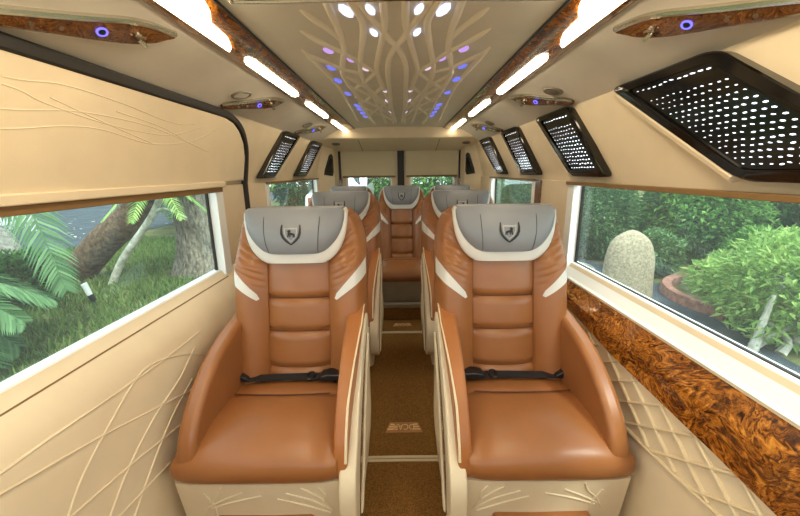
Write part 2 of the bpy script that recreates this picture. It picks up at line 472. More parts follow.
        crescent([(.225,.63),(.10,.505),(-.01,.375),(-.10,.255),(-.20,.15)], [(.238,.62),(.14,.48),(.04,.35),(-.05,.235),(-.165,.14)], .270, .287, 'shell_blade', CREAMSEAT, .006)
        pk = MB(); loops = []
        for i in range(11):
            a = i/10; z = lerp(.14, .50, a); d = .024*sin(PI*min(1, a*1.0))**.7+.001
            w = .11*sin(PI*lerp(.12, .96, a))**.6
            yc = lerp(.06, .17, a)
            loops.append([(.268, yc-w, z), (.272+d*.7, yc-w*.6, z), (.272+d, yc, z), (.272+d*.7, yc+w*.6, z), (.268, yc+w, z)])
        B(pk.loft(loops), 'side_pocket', CREAMSEAT, sh, sub=1)
    # ---- cream leg panel with branching piping, tan block in place of the shadow band, plinth
    if full: xa, xb = -.312, .236
    else: xa, xb = -.25, .25
    fr = lambda z: lerp(-.215, -.258, (z-.05)/.29)
    lp = MB(); loops = []
    for z in [.05,.1,.15,.2,.25,.29,.325,.342]:
        y = fr(z); loops.append([(xa, y+.03, z), (xa+.012, y+.006, z), (xa+.06, y, z), (0, y-.004, z), (xb-.06, y, z), (xb-.012, y+.006, z), (xb, y+.03, z), (xb, .24, z), (xa, .24, z)])
    leg = B(lp.loft(loops), 'leg_panel', CREAMSEAT if full else STEPM)
    if full:
        br = MB()
        def onp(x, z): return (x, fr(z)-.003+.004*min(1, (abs(x)/.25)**4), z)
        stems = [[(-.225,.215),(-.20,.262),(-.165,.300),(-.155,.33)], [(-.215,.235),(-.15,.275),(-.09,.305)], [(-.20,.232),(-.12,.265),(-.03,.290)], [(-.19,.20),(-.19,.25),(-.215,.30)],
                 [(.195,.215),(.17,.262),(.13,.300),(.10,.322)], [(.19,.22),(.13,.265),(.05,.30)], [(.185,.205),(.10,.245),(.02,.275)], [(.17,.25),(.175,.29),(.155,.322)]]
        for q in stems:
            br.tube(smoothpts([onp(x, z) for x, z in q], 4), .0035, 5)
        B(br, 'branch_piping', CREAMSEAT, leg)
        ft = MB().box(-.19, .13, -.270, -.225, .150, .198); B(ft, 'shadow_band', TAN, leg, bevel=.012)  # tan block painting the brown shadow under the leg panel
    B(MB().box(xa+.04, xb-.04, -.17, .22, 0, .06), 'plinth', BLACKP, bevel=.004)
    return root

Y1, YP = 1.20, 1.15
G_F = 'front pair of reclining van seats'
a = build_seat('reclining_seat', 1); a.location = (-.42, Y1, 0)
tag(a, 'front tan leather seat with grey headrest beside the sliding door', 'seat', 'captain seats in two rows')
b = build_seat('reclining_seat', -1); b.location = (.432, Y1, 0)
tag(b, 'front tan leather seat with grey headrest beside the burl wood sill band', 'seat', 'captain seats in two rows')
c = copy_tree(a); c.location = (-.42, Y1+YP, 0)
tag(c, 'second row tan seat, directly behind the seat at the sliding door', 'seat')
d = copy_tree(b); d.location = (.44, Y1+YP, 0)
tag(d, 'second row tan seat, directly behind the seat at the burl wood band', 'seat')
e = build_seat('rear_bench_seat', 1, False); e.location = (.018, Y1+2.12, 0); e.scale = (.86, 1, 1)
tag(e, 'small tan seat with grey headrest in the middle at the end of the aisle', 'seat', 'three rear row seats')
for x, lb in ((-.50, 'rear row seat, mostly hidden behind the second row seat below the white car outside'), (.52, 'rear row seat, mostly hidden behind the second row seat on the burl wood side')):
    q = copy_tree(e); q.location = (x, Y1+2.14, 0); tag(q, lb, 'seat')

# ------------------------------------------------------------------ van shell
YF, YR = -.65, 4.15
ST = 'structure'
def struct(o): o['kind'] = ST; return o
struct(MB().box(-.95, .95, YF, YR+.1, -.06, -.002).build('floor', CARPET, smooth=False))

def wallside(sg, name, holes, lower):
    """shell of one side, swept along y with window openings"""
    up = [(.868,.838),(.868,1.24),(.79,1.575),(.80,1.75)]
    mb = MB()
    def sheet(prof, y0, y1):
        mb.grid([[(sg*x, y, z) for x, z in prof] for y in (y0, y1)])
    sheet(lower, YF, YR)
    sheet(up[1:], YF, YR)
    ys = [YF]+[v for h in holes for v in h]+[YR]
    for i in range(0, len(ys), 2):
        sheet([(.868,.838),(.85,1.0),(.85,1.24),(.868,1.24)], ys[i], ys[i+1])
    o = mb.build(name, CREAM, smooth=True); struct(o); return o
lowR = [(.765,-.01),(.762,.40),(.775,.47),(.785,.63),(.83,.775),(.868,.838)]
lowL = [(.765,-.01),(.765,.35),(.775,.60),(.785,.72),(.80,.755),(.832,.80),(.85,.815),(.868,.838)]
RW = [(-.45, 1.80), (2.30, 3.42)]
LW = [(-.45, 1.73), (2.36, 3.80)]
wR = wallside(1, 'wall_right', RW, lowR)
wL = wallside(-1, 'wall_left', LW, lowL)

# right side: burl band, quilting, pillar veneer (parts of the wall)
def bandx(z): return interp([(.40,.762),(.47,.775),(.63,.785),(.775,.83),(.838,.868)], z)
wb = MB(); rows = []
for i in range(26):
    y = lerp(YF, 2.25, i/25)
    zb_ = interp([(.5,.595),(.75,.612),(1.2,.632),(1.5,.66),(2.3,.70)], y)
    zc_ = interp([(.5,.70),(1.2,.702),(2.3,.735)], y)
    rows.append([(.80, y, zb_), (bandx(zb_)-.012, y, zb_+.004), (.782, y, lerp(zb_, zc_, .5)), (.780, y, zc_-.006), (.783, y, zc_+.006), (.822, y, .768), (.835, y, .772), (.84, y, .74)])
trim = wb.loft(rows).build('wood_trim', WOOD, wR); trim.data.set_sharp_from_angle(angle=math.radians(14))
qz = lambda y: interp([(.5,.595),(.75,.612),(1.2,.632),(1.5,.66),(2.3,.70)], y)
ql = lambda y: interp([(.4,.52),(.69,.48),(.85,.458),(1.05,.44),(1.5,.43),(2.3,.42)], y)
qm = MB(); qp = MB(); rows = []
def qwall(y, z): return bandx(z)-.009
for k in range(26):
    ya = .3+k*.128
    for sl in (-1, 1):
        pts = []
        for i in range(40):
            y = ya+sl*(i-20)*.02
            z = .53+(i-20)*.02*.62
            if .35 < y < 2.3 and ql(y) <= z <= qz(y): pts.append((bandx(z)-.003, y, z))
        if len(pts) > 2: qm.tube(pts, .0055, 6)
qm.tube([(bandx(ql(y))-.003, y, ql(y)) for y in [.35+.05*i for i in range(40)]], .006, 6)
qm.build('quilted_piping', PIPE, wR)
MB().box(.838, .862, 2.18, 2.26, .84, 1.238).build('pillar_veneer', WOODD, wR, bevel=.004)

# left wall: quilting arcs on the lower door panel
PX = lambda z: -(interp([(.35,.765),(.60,.775),(.72,.785),(.755,.80),(.80,.832)], z)-.002)
qa = MB()
for pl in ([(.45,.735),(.585,.728),(.70,.724),(.877,.712),(1.079,.701),(1.3,.70)], [(.44,.735),(.577,.694),(.80,.639),(1.095,.549),(1.3,.49)],
           [(.60,.44),(.675,.53),(.736,.590),(.85,.656),(.971,.712),(1.065,.708),(1.185,.665),(1.3,.60)], [(.55,.545),(.682,.522),(.858,.494),(1.051,.455),(1.3,.40)],
           [(.66,.33),(.767,.423),(.858,.494),(.992,.560),(1.132,.60),(1.25,.66)], [(.78,.30),(.9,.40),(1.05,.50),(1.2,.56)], [(.55,.42),(.75,.40),(1.0,.37)]):
    qa.tube(smoothpts([(PX(z)-.002, y, z) for y, z in pl], 5), .0034, 6)
qa.build('quilted_piping', CREAM, wL)
sm = MB().tube([(-.842, YF, .806), (-.842, 1.7, .808)], .003, 5); sm.build('sill_seam', SHADEGAP, wL)

# sliding door: seal + upper panel with curved piping
dr = empty('door_1', (-.85, 1.0, 0)); struct(dr)
WX = lambda z: -(interp([(.84,.85),(1.24,.85),(1.575,.79)], z))
def seal_loop(o, w):
    """inner edge path of the door seal"""
    pts = [(YF, 1.562), (.8, 1.562), (1.4, 1.562), (1.72, 1.562), (1.84, 1.548), (1.93, 1.51), (1.985, 1.45), (2.01, 1.38), (2.02, 1.2), (2.02, .9), (2.02, .4), (2.02, .02)]
    return smoothpts([(WX(z)+o, y, z) for y, z in pts], 5)
def dx(o): o.location = (.85, -1.0, 0); return o
sl = MB(); P = seal_loop(.0, 0); loops = []
for i, p in enumerate(P):
    dd = (P[min(i+1, len(P)-1)]-P[max(i-1, 0)]); n = Vector((0, -dd.z, dd.y)).normalized()
    w = .017
    a_, b_ = p+n*w, p-n*w
    a_.x = WX(min(1.575, a_.z)); b_.x = WX(min(1.575, b_.z))
    if a_.z < .84: a_.x = b_.x = -.80
    loops.append([a_+Vector((-.01,0,0)), a_+Vector((.016,0,0)), b_+Vector((.016,0,0)), b_+Vector((-.01,0,0))])
dx(sl.loft(loops).build('door_seal', BLACK, dr, bevel=.006))
pn = MB(); rows = []
for i in range(21):
    z = lerp(1.262, 1.545, i/20)
    ye = 1.985 if z < 1.38 else 1.985-interp([(1.38,0),(1.45,.03),(1.50,.085),(1.53,.15),(1.545,.24)], z)
    rows.append([(WX(z)+.010, lerp(YF, ye, j/24), z) for j in range(25)]+[(WX(z)-.005, ye, z), (WX(z)-.005, YF, z)])
dx(pn.loft(rows).build('upper_panel', CREAM, dr))
dp = MB()
def D(pl): dp.tube(smoothpts([(WX(z)+.009, y, z) for y, z in pl], 6), .0024, 6)
D([(.55,1.50),(.803,1.496),(.937,1.510),(1.126,1.50),(1.305,1.480),(1.42,1.478),(1.50,1.49)])
D([(.55,1.49),(.801,1.481),(.884,1.461),(1.052,1.438),(1.21,1.430),(1.361,1.436),(1.556,1.485)])
D([(.55,1.425),(.797,1.434),(.96,1.455),(1.15,1.456),(1.3,1.444),(1.5,1.41),(1.62,1.39)])
D([(.55,1.37),(.794,1.395),(.931,1.416),(1.051,1.420),(1.255,1.397),(1.488,1.425),(1.68,1.49)])
D([(.9,1.475),(1.0,1.452),(1.15,1.42),(1.25,1.40)])
D([(1.1,1.475),(1.3,1.455),(1.45,1.42),(1.6,1.39)])
dx(dp.build('panel_piping', CREAM, dr))
# roller-blind rail over the left front window
rl = MB().box(-.862, -.826, YF, 1.76, 1.236, 1.262); dx(rl.build('blind_rail', CREAM, dr, bevel=.004))
r2 = MB().box(-.860, -.836, YF, 1.745, 1.214, 1.236); dx(r2.build('blind_slot', SHADEGAP, dr, bevel=.002))
# rail above right windows
r3 = MB().box(.838, .866, YF, 1.84, 1.224, 1.24).build('blind_slot', SHADEGAP, wR, bevel=.002)
r4 = MB().box(.838, .866, 2.28, 3.44, 1.226, 1.24).build('blind_slot', SHADEGAP, wR, bevel=.002)
r5 = MB().box(-.866, -.838, 2.34, 3.82, 1.226, 1.24).build('blind_slot', SHADEGAP, wL, bevel=.002)

# windows: pale frame, black gasket, pane
def window(n, sg, y0, y1, z0=.838, z1=1.232, front=None):
    w = empty('window_%d' % n, (sg*.86, (y0+y1)/2, z0)); struct(w)
    off = Vector((-sg*.86, -(y0+y1)/2, -z0)); T = Matrix.Translation(off)
    X = lambda v: sg*v
    f = MB()
    # sloping pale sill band
    f.loft([[(X(.826), y, z0-.058), (X(.835), y, z0-.050), (X(.872), y, z0+.004), (X(.905), y, z0+.006), (X(.905), y, z0-.06)] for y in (y0-.06, y1+.055)])
    f.loft([[(X(.846), y1-.035, z), (X(.846), y1+.03, z), (X(.905), y1+.03, z), (X(.905), y1-.002, z), (X(.885), y1-.035, z)] for z in (z0-.02, z1)])
    f.loft([[(X(.846), y0+.035, z), (X(.846), y0-.03, z), (X(.905), y0-.03, z), (X(.905), y0+.002, z), (X(.885), y0+.035, z)] for z in (z0-.02, z1)])
    f.build('window_frame', WHITEF, w, smooth=False, xf=T)
    g = MB()
    g.box(min(X(.884), X(.894)), max(X(.884), X(.894)), y1-.046, y1-.034, z0, z1)
    g.box(min(X(.884), X(.894)), max(X(.884), X(.894)), y0+.034, y0+.046, z0, z1)
    if sg > 0: g.box(min(X(.884), X(.894)), max(X(.884), X(.894)), y0, y1, z0, z0+.008)
    g.build('gasket', BLACK, w, smooth=False, xf=T)
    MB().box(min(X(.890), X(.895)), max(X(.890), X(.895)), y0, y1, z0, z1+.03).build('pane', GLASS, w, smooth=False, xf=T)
window(1, -1, *LW[0]); window(2, -1, *LW[1]); window(3, 1, *RW[0]); window(4, 1, *RW[1])

# rear wall
bw = MB()
def rect(x0, x1, z0, z1, y=YR): bw.box(x0, x1, y, y+.04, z0, z1)
rect(-.95, .95, -.01, .80); rect(-.95, .95, 1.235, 1.80)
rect(-.95, -.60, .80, 1.235); rect(.62, .95, .80, 1.235); rect(-.085, .115, .80, 1.235)
for sg in (-1, 1):   # angled corner posts
    bw.extr([(sg*.868, 3.82), (sg*.70, 3.98), (sg*.67, 4.15), (sg*.95, 4.15)], 'z', 0, 1.6)
wB = struct(bw.build('wall_back', CREAM, smooth=False))
MB().box(-.022, .052, YR-.03, YR+.005, .60, 1.52).build('door_post', BLACK, wB, bevel=.008)
for sg in (-1, 1):
    xx = -.665 if sg < 0 else .672
    MB().box(xx-.012, xx+.012, YR-.03, YR+.002, 1.22, 1.52).build('door_edge', BLACK, wB)
    MB().box(xx-.02, xx+.02, YR-.035, YR+.002, 1.10, 1.22).build('wood_trim', WOODD, wB, bevel=.004)
for n, (xa, xb) in enumerate(((-.60, -.085), (.115, .62))):
    w = empty('window_%d' % (5+n), ((xa+xb)/2, YR, .8)); struct(w)
    T = Matrix.Translation((-(xa+xb)/2, -YR, -.8))
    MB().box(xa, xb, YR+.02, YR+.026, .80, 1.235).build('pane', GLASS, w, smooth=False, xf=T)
    f = MB(); f.box(xa, xa+.02, YR-.006, YR+.03, .8, 1.235); f.box(xb-.02, xb, YR-.006, YR+.03, .8, 1.235); f.box(xa, xb, YR-.006, YR+.03, .78, .81)
    f.build('window_frame', WHITEF, w, smooth=False, xf=T)
for xa, xb, lb in ((-.635, -.045, 'beige roller blind rolled half down above the rear window with the white car outside'), (.075, .645, 'beige roller blind rolled half down above the all green rear window')):
    r = empty('roller_blind', ((xa+xb)/2, YR-.02, 1.235)); tag(r, lb, 'blind', 'rear door blinds')
    T = Matrix.Translation((-(xa+xb)/2, -(YR-.02), -1.235))
    rows = []
    for i in range(13):
        x = lerp(xa, xb, i/12)
        rows.append([(x, YR-.022+.003*sin(i*2.1), 1.25), (x, YR-.022-.003*sin(i*1.7), 1.52), (x, YR-.012, 1.52), (x, YR-.012, 1.25)])
    MB().loft(rows).build('blind_cloth', BLIND, r, xf=T)
    MB().box(xa, xb, YR-.028, YR-.008, 1.232, 1.254).build('bottom_bar', SHADEGAP, r, bevel=.004, xf=T)

fw = MB(); fw.box(-.95, .95, YF-.04, YF, -.05, .95); fw.box(-.95, .95, YF-.04, YF, 1.50, 1.78); struct(fw.build('added_front_wall', SOFFIT, smooth=False))  # unseen wall added to cut the front light on the lower cushions
# soffits, ceiling and end cap
for n, sg in ((1, -1), (2, 1)):
    s = MB(); rows = []
    for i in range(40):
        y = lerp(YF, YR, i/39)
        rows.append([(sg*.80, y, 1.565), (sg*.778, y, 1.588), (sg*.70, y, 1.632), (sg*.62, y, 1.676), (sg*.585, y, 1.692), (sg*.585, y, 1.75)])
    struct(s.grid(rows).build('trim_%d' % n, SOFFIT))
MB_ = MB().box(-.95, .95, YF, YR+.1, 1.75, 1.79); struct(MB_.build('ceiling', SOFFIT, smooth=False))
cap = MB(); cap.extr([(3.66, 1.75), (3.66, 1.64), (3.67, 1.615), (3.70, 1.60), (4.15, 1.512), (4.15, 1.75)], 'x', -.80, .80)
cp = struct(cap.build('trim_3', CREAM))
for x in (-.40, .40): MB().tube([(x, 3.70, 1.598), (x, 4.15, 1.51)], .003, 5).build('seam', SHADEGAP, cp)

# illuminated ceiling panel
cpn = empty('ceiling_light_panel', (0, 2.3, 1.72))
tag(cpn, 'long pleated grey ceiling panel with curved ribs and small coloured light lenses down the middle of the roof', 'ceiling light')
Tc = Matrix.Translation((0, -2.3, -1.72))
pm = MB(); rows = []
for i in range(30):
    y = lerp(-.4, 3.66, i/29)
    rows.append([(x, y, 1.70 if abs(x) > .42 else (1.708 if abs(x) > .36 else 1.714)) for x in (-.44,-.415,-.37,-.30,-.15,0,.15,.30,.37,.415,.44)]+[(.44, y, 1.74), (-.44, y, 1.74)])
pm.loft(rows).build('panel', CEIL, cpn, xf=Tc)
def ray(px, py):
    a = px-401.5; b = 258-py
    a, b = a*cos(ROLL)+b*sin(ROLL), -a*sin(ROLL)+b*cos(ROLL)
    u, v = a/F, b/F; s_, c_ = sin(TH), cos(TH)
    return Vector((u, c_+v*s_, -s_+v*c_))
def atz(px, py, z):
    r = ray(px, py); t = (z-CZ)/r.z; return Vector((CX, 0, CZ))+r*t
def aty(px, py, y):
    r = ray(px, py); t = y/r.y; return Vector((CX, 0, CZ))+r*t
def cr(cx_, cy_): return atz(310+cx_*.2521, cy_*.2521, 1.712)
ribs_l = [[(65,25),(85,70),(112,130),(130,200),(125,250),(128,300),(160,350),(195,400),(230,460),(255,492)],
          [(165,25),(192,65),(206,110),(202,190),(195,260),(205,310),(232,360),(262,410),(300,488)],
          [(285,25),(290,80),(285,140),(262,250),(262,290),(285,345),(308,400),(338,484)],
          [(205,28),(235,70),(275,115),(310,160),(340,188),(368,235),(378,290),(376,360),(373,488)],
          [(0,72),(60,112),(120,160)], [(0,148),(60,180),(130,212),(195,252),(250,285)], [(15,228),(70,252),(130,275),(190,288)],
          [(0,232),(60,290),(130,370),(190,480)],
          [(128,300),(165,318),(215,345),(250,372),(318,440)], [(150,340),(200,362),(255,392),(320,440)], [(180,385),(230,408),(285,436),(335,470)], [(215,430),(260,446),(320,474)],
          [(262,285),(232,312),(200,336),(165,356)], [(285,345),(255,372),(225,396),(195,408)], [(308,400),(280,424),(255,440),(232,462)]]
rm = MB()
for q in ribs_l:
    pts = [cr(*p) for p in q]
    first = pts[0]+(pts[0]-pts[1]).normalized()*.5 if q[0][1] < 30 else None
    if q[0][0] < 20: pts = [pts[0]+(pts[0]-pts[1])*k_+Vector((0,0,.03*k_)) for k_ in (.9,)]+pts
    pts = [Vector((p.x+.004, p.y, 1.724 if (q[0][0] < 20 and p is pts[0]) else 1.7125 if abs(p.x) < .35 else 1.706)) for p in ([first] if first else [])+pts]
    for sg in (1, -1):
        rm.tube(smoothpts([(sg*p.x, p.y, p.z+.0055) for p in pts], 6), .0125, 10)
rm.build('rib_pleats', RIBM, cpn, xf=Tc)
lenses = [(-.128,1.075,LWHITE,.022,.050),(-.064,1.068,LWHITE,.015,.04),(-.066,1.23,LWHITE,.014,.036),
          (-.236,1.392,LPURP,.022,.034),(-.172,1.499,LPURP,.018,.032),(-.127,1.625,LPINK,.017,.036),
          (-.266,1.604,LBLUE,.021,.042),(-.276,1.82,LBLUE,.021,.05),(-.272,2.111,LBLUE,.019,.05),(-.264,2.483,LBLUE,.021,.06),(-.262,2.62,LBLUE,.021,.05),(-.260,2.78,LBLUE,.020,.06),(-.258,2.95,LBLUE,.018,.06),
          (-.068,2.047,LPINK,.012,.04),(-.066,2.326,LPINK,.012,.045),(-.055,2.742,LPINK,.010,.05)]
for (x, y, m, a_, b_) in lenses:
    a_ *= .72; b_ *= .72
    for sg in (-1, 1):
        l = MB(); base = [(a_*cos(t)*(1 if abs(cos(t)) < .9 else .96), b_*sin(t)) for t in [i*2*PI/8+PI/8 for i in range(8)]]
        sk = .35*b_
        l.loft([[(sg*(x+u+v*.25), y+v, 1.7145) for u, v in base], [(sg*(x+u+v*.25), y+v, 1.708) for u, v in base], [(sg*(x+u*.8+v*.2), y+v*.8, 1.706) for u, v in base]])
        l.build('lens', m, cpn, xf=Tc)

# light rails
for sg, lb in ((-1, 'long burl wood ceiling rail with warm light strips on the sliding door side'), (1, 'long burl wood ceiling rail with warm light strips on the large mirror panel side')):
    r = empty('light_rail', (sg*.5, 2.0, 1.70)); tag(r, lb, 'ceiling light', 'ceiling light rails')
    T = Matrix.Translation((-sg*.5, -2.0, -1.70))
    w = MB(); rows = []
    for i in range(45):
        y = lerp(-.4, 3.88, i/44)
        rows.append([(sg*.588, y, 1.71), (sg*.584, y, 1.692), (sg*.572, y, 1.684), (sg*.485, y, 1.684), (sg*.450, y, 1.690), (sg*.428, y, 1.700), (sg*.428, y, 1.74), (sg*.588, y, 1.74)])
    w.loft(rows).build('wood_casing', WOOD, r, xf=T)
    k = MB().tube([(sg*.428, -.4, 1.701), (sg*.428, 3.88, 1.701)], .005, 6).build('edge_bead', BLACKP, r, xf=T)
    for poly in ([(.540,-.3),(.440,-.3),(.442,.96),(.456,1.01),(.486,1.07),(.492,1.18),(.515,1.25),(.535,1.28)],
                 [(.538,1.42),(.530,1.385),(.506,1.375),(.497,1.40),(.495,1.93),(.502,1.97),(.524,2.00),(.538,1.99)],
                 [(.536,2.24),(.530,2.21),(.506,2.20),(.497,2.24),(.495,2.70),(.502,2.74),(.524,2.78),(.536,2.77)],
                 [(.532,3.02),(.526,2.99),(.506,2.98),(.496,3.02),(.494,3.62),(.502,3.67),(.524,3.70),(.532,3.68)]):
        MB().extr([(sg*x, y) for x, y in poly], 'z', 1.6775, 1.69).build('diffuser', LAMP, r, smooth=False, xf=T)

# passenger service consoles on the soffits + round vents
def sofz(x): return interp([(.585,1.692),(.62,1.676),(.70,1.632),(.778,1.588),(.80,1.565)], abs(x))
def console(sg, y0, lb, grp):
    # long axis runs slightly outwards towards the front
    r = empty('reading_light_console', (sg*.69, y0, 1.63)); tag(r, lb, 'reading light', grp)
    T = Matrix.Translation((-sg*.69, -y0, -1.63))
    A = Vector((sg*.618, y0+.19, sofz(.618))); Bp = Vector((sg*.772, y0-.20, sofz(.772)))
    u = (Bp-A).normalized(); L = (Bp-A).length
    n = Vector((-sg*.45, 0, -.89)); n = (n-u*n.dot(u)).normalized()
    v = n.cross(u).normalized()
    if v.y > 0: v = -v            # v points towards the front of the van
    def Q(s_, w, h): return A+u*(s_*L)+v*w+n*h
    def sect(s_, hw, wf): return hw, wf
    PR = ((0,.004,.004,.06),(.06,.012,.007,.35),(.14,.022,.012,.75),(.24,.031,.016,.98),(.35,.033,.018,1),(.5,.027,.018,.86),(.65,.021,.016,.70),(.8,.017,.014,.60),(.92,.013,.011,.50),(1,.007,.007,.30))
    H0, H1 = .009, .028
    wd = MB(); loops = []
    for s_, f_, b_, t_ in PR:
        loops.append([Q(s_, -b_, -.012), Q(s_, -b_, H0+(H1-H0)*t_), Q(s_, -b_*.6, H0+(H1-H0)*t_+.001), Q(s_, f_-.002, H0), Q(s_, f_, -.012)])
    wd.loft(loops).build('wood_panel', WOODD, r, xf=T)
    ch = MB().tube(smoothpts([Q(s_, f_+.002, .004) for s_, f_, b_, t_ in PR], 4), .0088, 8)
    ch.build('chrome_rim', CHROME, r, xf=T)
    def FP(s_, q):                      # point on the sloping face and its normal
        f_ = interp([(p[0], p[1]) for p in PR], s_); b_ = interp([(p[0], p[2]) for p in PR], s_); t_ = interp([(p[0], p[3]) for p in PR], s_)
        a0 = Q(s_, -b_*.6, H0+(H1-H0)*t_); a1 = Q(s_, f_-.002, H0)
        d = (a1-a0).normalized(); nn = (d-u*d.dot(u)).normalized().cross(u); 
        if nn.dot(n) < 0: nn = -nn
        return a0.lerp(a1, q), nn.normalized(), d
    def disc(mb, s_, q, rad, h0, h1, k=14):
        p, nn, d = FP(s_, q)
        mb.loft([[p+nn*h0+u*(rad*cos(2*PI*i/k))+d*(rad*sin(2*PI*i/k)) for i in range(k)], [p+nn*h1+u*(rad*.9*cos(2*PI*i/k))+d*(rad*.9*sin(2*PI*i/k)) for i in range(k)]])
    p, nn, d = FP(.47, .42); k = 16
    MB().tube([p+nn*.002+u*(.0115*cos(2*PI*i/k))+d*(.0085*sin(2*PI*i/k)) for i in range(k+1)], .0024, 6).build('lit_button', BTN, r, xf=T)
    b2 = MB(); disc(b2, .47, .42, .009, -.002, .003); b2.build('button_cap', BLACKP, r, xf=T)
    p, nn, d = FP(.27, .40)
    sp = MB(); disc(sp, .27, .40, .010, -.002, .006)
    sp.tube([p+nn*.004, p+nn*.010-d*.006+u*.004, p+nn*.016-d*.016+u*-.012], .004, 8, .006)
    sp.tube([p+nn*.008+u*.016+d*.004, p+nn*.008-u*.014], .0035, 6)
    sp.build('spot_lamp', CHROME, r, xf=T)
    for ss in (.66, .78):
        jk = MB(); disc(jk, ss, .4, .006, -.002, .004); jk.build('socket', CHROME, r, xf=T)
for sg, side in ((-1, 'on the sliding door side'), (1, 'on the mirror panel side')):
    for i, y0 in enumerate((.93, 1.89, 3.02)):
        wh = ('large wood reading light console nearest the viewer, ', 'burl wood reading light console with blue button above the front seats, ', 'small distant reading light console over the second row, ')[i]
        if i == 1: wh = 'middle of the three wood reading light consoles under the roof, '
        console(sg, y0, wh+side, 'reading light consoles under the roof edges')
def vent(loc, sg, lb, rad=.03, nrm=None):
    n = Vector(nrm or (-sg*.49, 0, -.87)).normalized(); u = Vector((sg*.29,-.9,-.15) if nrm is None else (1,0,0)); u = (u-n*u.dot(n)).normalized(); v = n.cross(u); EL = 2.0 if nrm is None else 1.35
    r = empty('air_vent', loc); tag(r, lb, 'air vent', 'small round roof vents')
    def ring(R, h, k=20): return [u*(R*EL*cos(2*PI*i/k))+v*(R*sin(2*PI*i/k))+n*h for i in range(k)]
    MB().loft([ring(rad,-.01), ring(rad,.004), ring(rad*.92,.007), ring(rad*.8,.006), ring(rad*.78,.001), ring(rad*.78,-.01)]).build('bezel', VENTM, r)
    MB().loft([ring(rad*.78,-.008), ring(rad*.78,.002)]).build('core', BLACKP, r)
    m = MB()
    for w in (-.5,-.17,.17,.5):
        q = v*(rad*.8*w); ln = rad*EL*.74*math.sqrt(1-w*w*.7)
        m.tube([q-u*ln+n*.004, q+u*ln+n*.004], .0022, 5)
    m.build('louvre', VENTM, r)
for sg, side in ((-1, 'on the sliding door side'), (1, 'on the mirror panel side')):
    vent((sg*.69, 1.72, sofz(.69)-.001), sg, 'oval chrome roof vent beside the middle reading light console '+side)
    vent((sg*.68, 2.85, sofz(.68)-.001), sg, 'small oval chrome roof vent near the farthest reading light console '+side)
    vent((sg*.64 if sg < 0 else .68, 3.82, 1.572), sg, 'small oval vent in the cream cap over the rear blinds '+side, .03, (0,-.19,-.98))

# overhead console close above the camera
oc = empty('overhead_console', (0, .80, 1.69)); tag(oc, 'dark wood overhead console edged in chrome along the very top of the view', 'console')
Tk = Matrix.Translation((0, -.80, -1.69))
poly = [(-.37,.66),(-.355,.912),(-.33,.920),(0,.912),(.33,.920),(.355,.912),(.37,.66)]
MB().extr(poly, 'z', 1.672, 1.71).build('wood_panel', WOODD, oc, bevel=.006, xf=Tk)
MB().tube(smoothpts([(-.372,.66,1.674),(-.362,.89,1.674),(-.33,.923,1.674),(0,.916,1.674),(.33,.923,1.674),(.362,.89,1.674),(.372,.66,1.674)], 5), .005, 7).build('chrome_rim', CHROME, oc, xf=Tk)

# infinity-mirror light panels on the upper side walls
def mirror_panel(sg, tr, tf, bf, brr, lb, z0=1.266, z1=1.578, ndots=(9, 14), name='mirror_light_panel'):
    """corner y positions: top rear, top front, bottom front, bottom rear"""
    r = empty(name, (sg*.80, (tr+brr)/2, z0)); tag(r, lb, 'light panel', 'infinity mirror light panels')
    T = Matrix.Translation((-sg*.80, -(tr+brr)/2, -z0))
    def W(a, b_, o):            # a: 0 rear..1 front, b: 0 bottom..1 top
        z = lerp(z0, z1, b_); y = lerp(lerp(brr, tr, b_), lerp(bf, tf, b_), a)
        return Vector((sg*(-WX(z)-o), y, z))
    def quad(a0, a1, b0, b1, rad=.12):
        pts = []
        for (ca, cb, sx, sy) in ((a0, b0, 1, 1), (a1, b0, -1, 1), (a1, b1, -1, -1), (a0, b1, 1, -1)):
            ra = rad; rb = rad*.55
            arc = [(ca+sx*ra*(1-sin(t)), cb+sy*rb*(1-cos(t))) for t in (0, PI/8, PI/4, 3*PI/8, PI/2)]
            if sx*sy < 0: arc = arc[::-1]
            pts += arc[::-1]
        return pts
    o_ = quad(0, 1, 0, 1); i_ = quad(.13, .87, .085, .915, .06)
    MB().loft([[W(a, b_, -.01) for a, b_ in o_], [W(a, b_, .022) for a, b_ in o_], [W(lerp(a,.5,.03), lerp(b_,.5,.03), .026) for a, b_ in o_],
               [W(a, b_, .026) for a, b_ in i_], [W(a, b_, .018) for a, b_ in i_]]).build('bezel', BLACKG, r, xf=T)
    MB().loft([[W(a, b_, .014) for a, b_ in i_], [W(a, b_, .0195) for a, b_ in i_]]).build('mirror_glass', BLACKG, r, smooth=False, xf=T)
    lp = MB(); lp.tube([W(-.02, b_, .010) for b_ in [.03+.9*i/10 for i in range(11)]], .016, 8); lp.build('cream_lip', CREAM, r, xf=T)
    na, nb = ndots
    for j in range(nb):
        if j == 1: continue
        dt = MB()
        for i in range(na):
            b_ = lerp(.875, .13, (j/(nb-1))**.9); a = lerp(.20, .82, i/(na-1))
            fade = lerp(.55, 1.0, min(1, i/(na*.6)))
            ra = (.0034 if (j == 0 or j > 4) else .0026)*random.uniform(.8, 1.1)*fade
            c_ = W(a+random.uniform(-.003,.003), b_+random.uniform(-.006,.006), .0195)
            ln = (W(a+.03, b_, .0195)-c_).normalized(); up = (W(a, b_+.05, .0195)-c_).normalized(); nn = Vector((-sg, 0, -.18)).normalized()
            el = 1.6 if j else 2.6
            dt.loft([[c_+ln*(ra*el*cos(t))+up*(ra*sin(t)) for t in [k*PI/3 for k in range(6)]], [c_+nn*.002+ln*(ra*el*.8*cos(t))+up*(ra*.8*sin(t)) for t in [k*PI/3 for k in range(6)]]])
        dt.build('led_row', LEDW, r, xf=T)
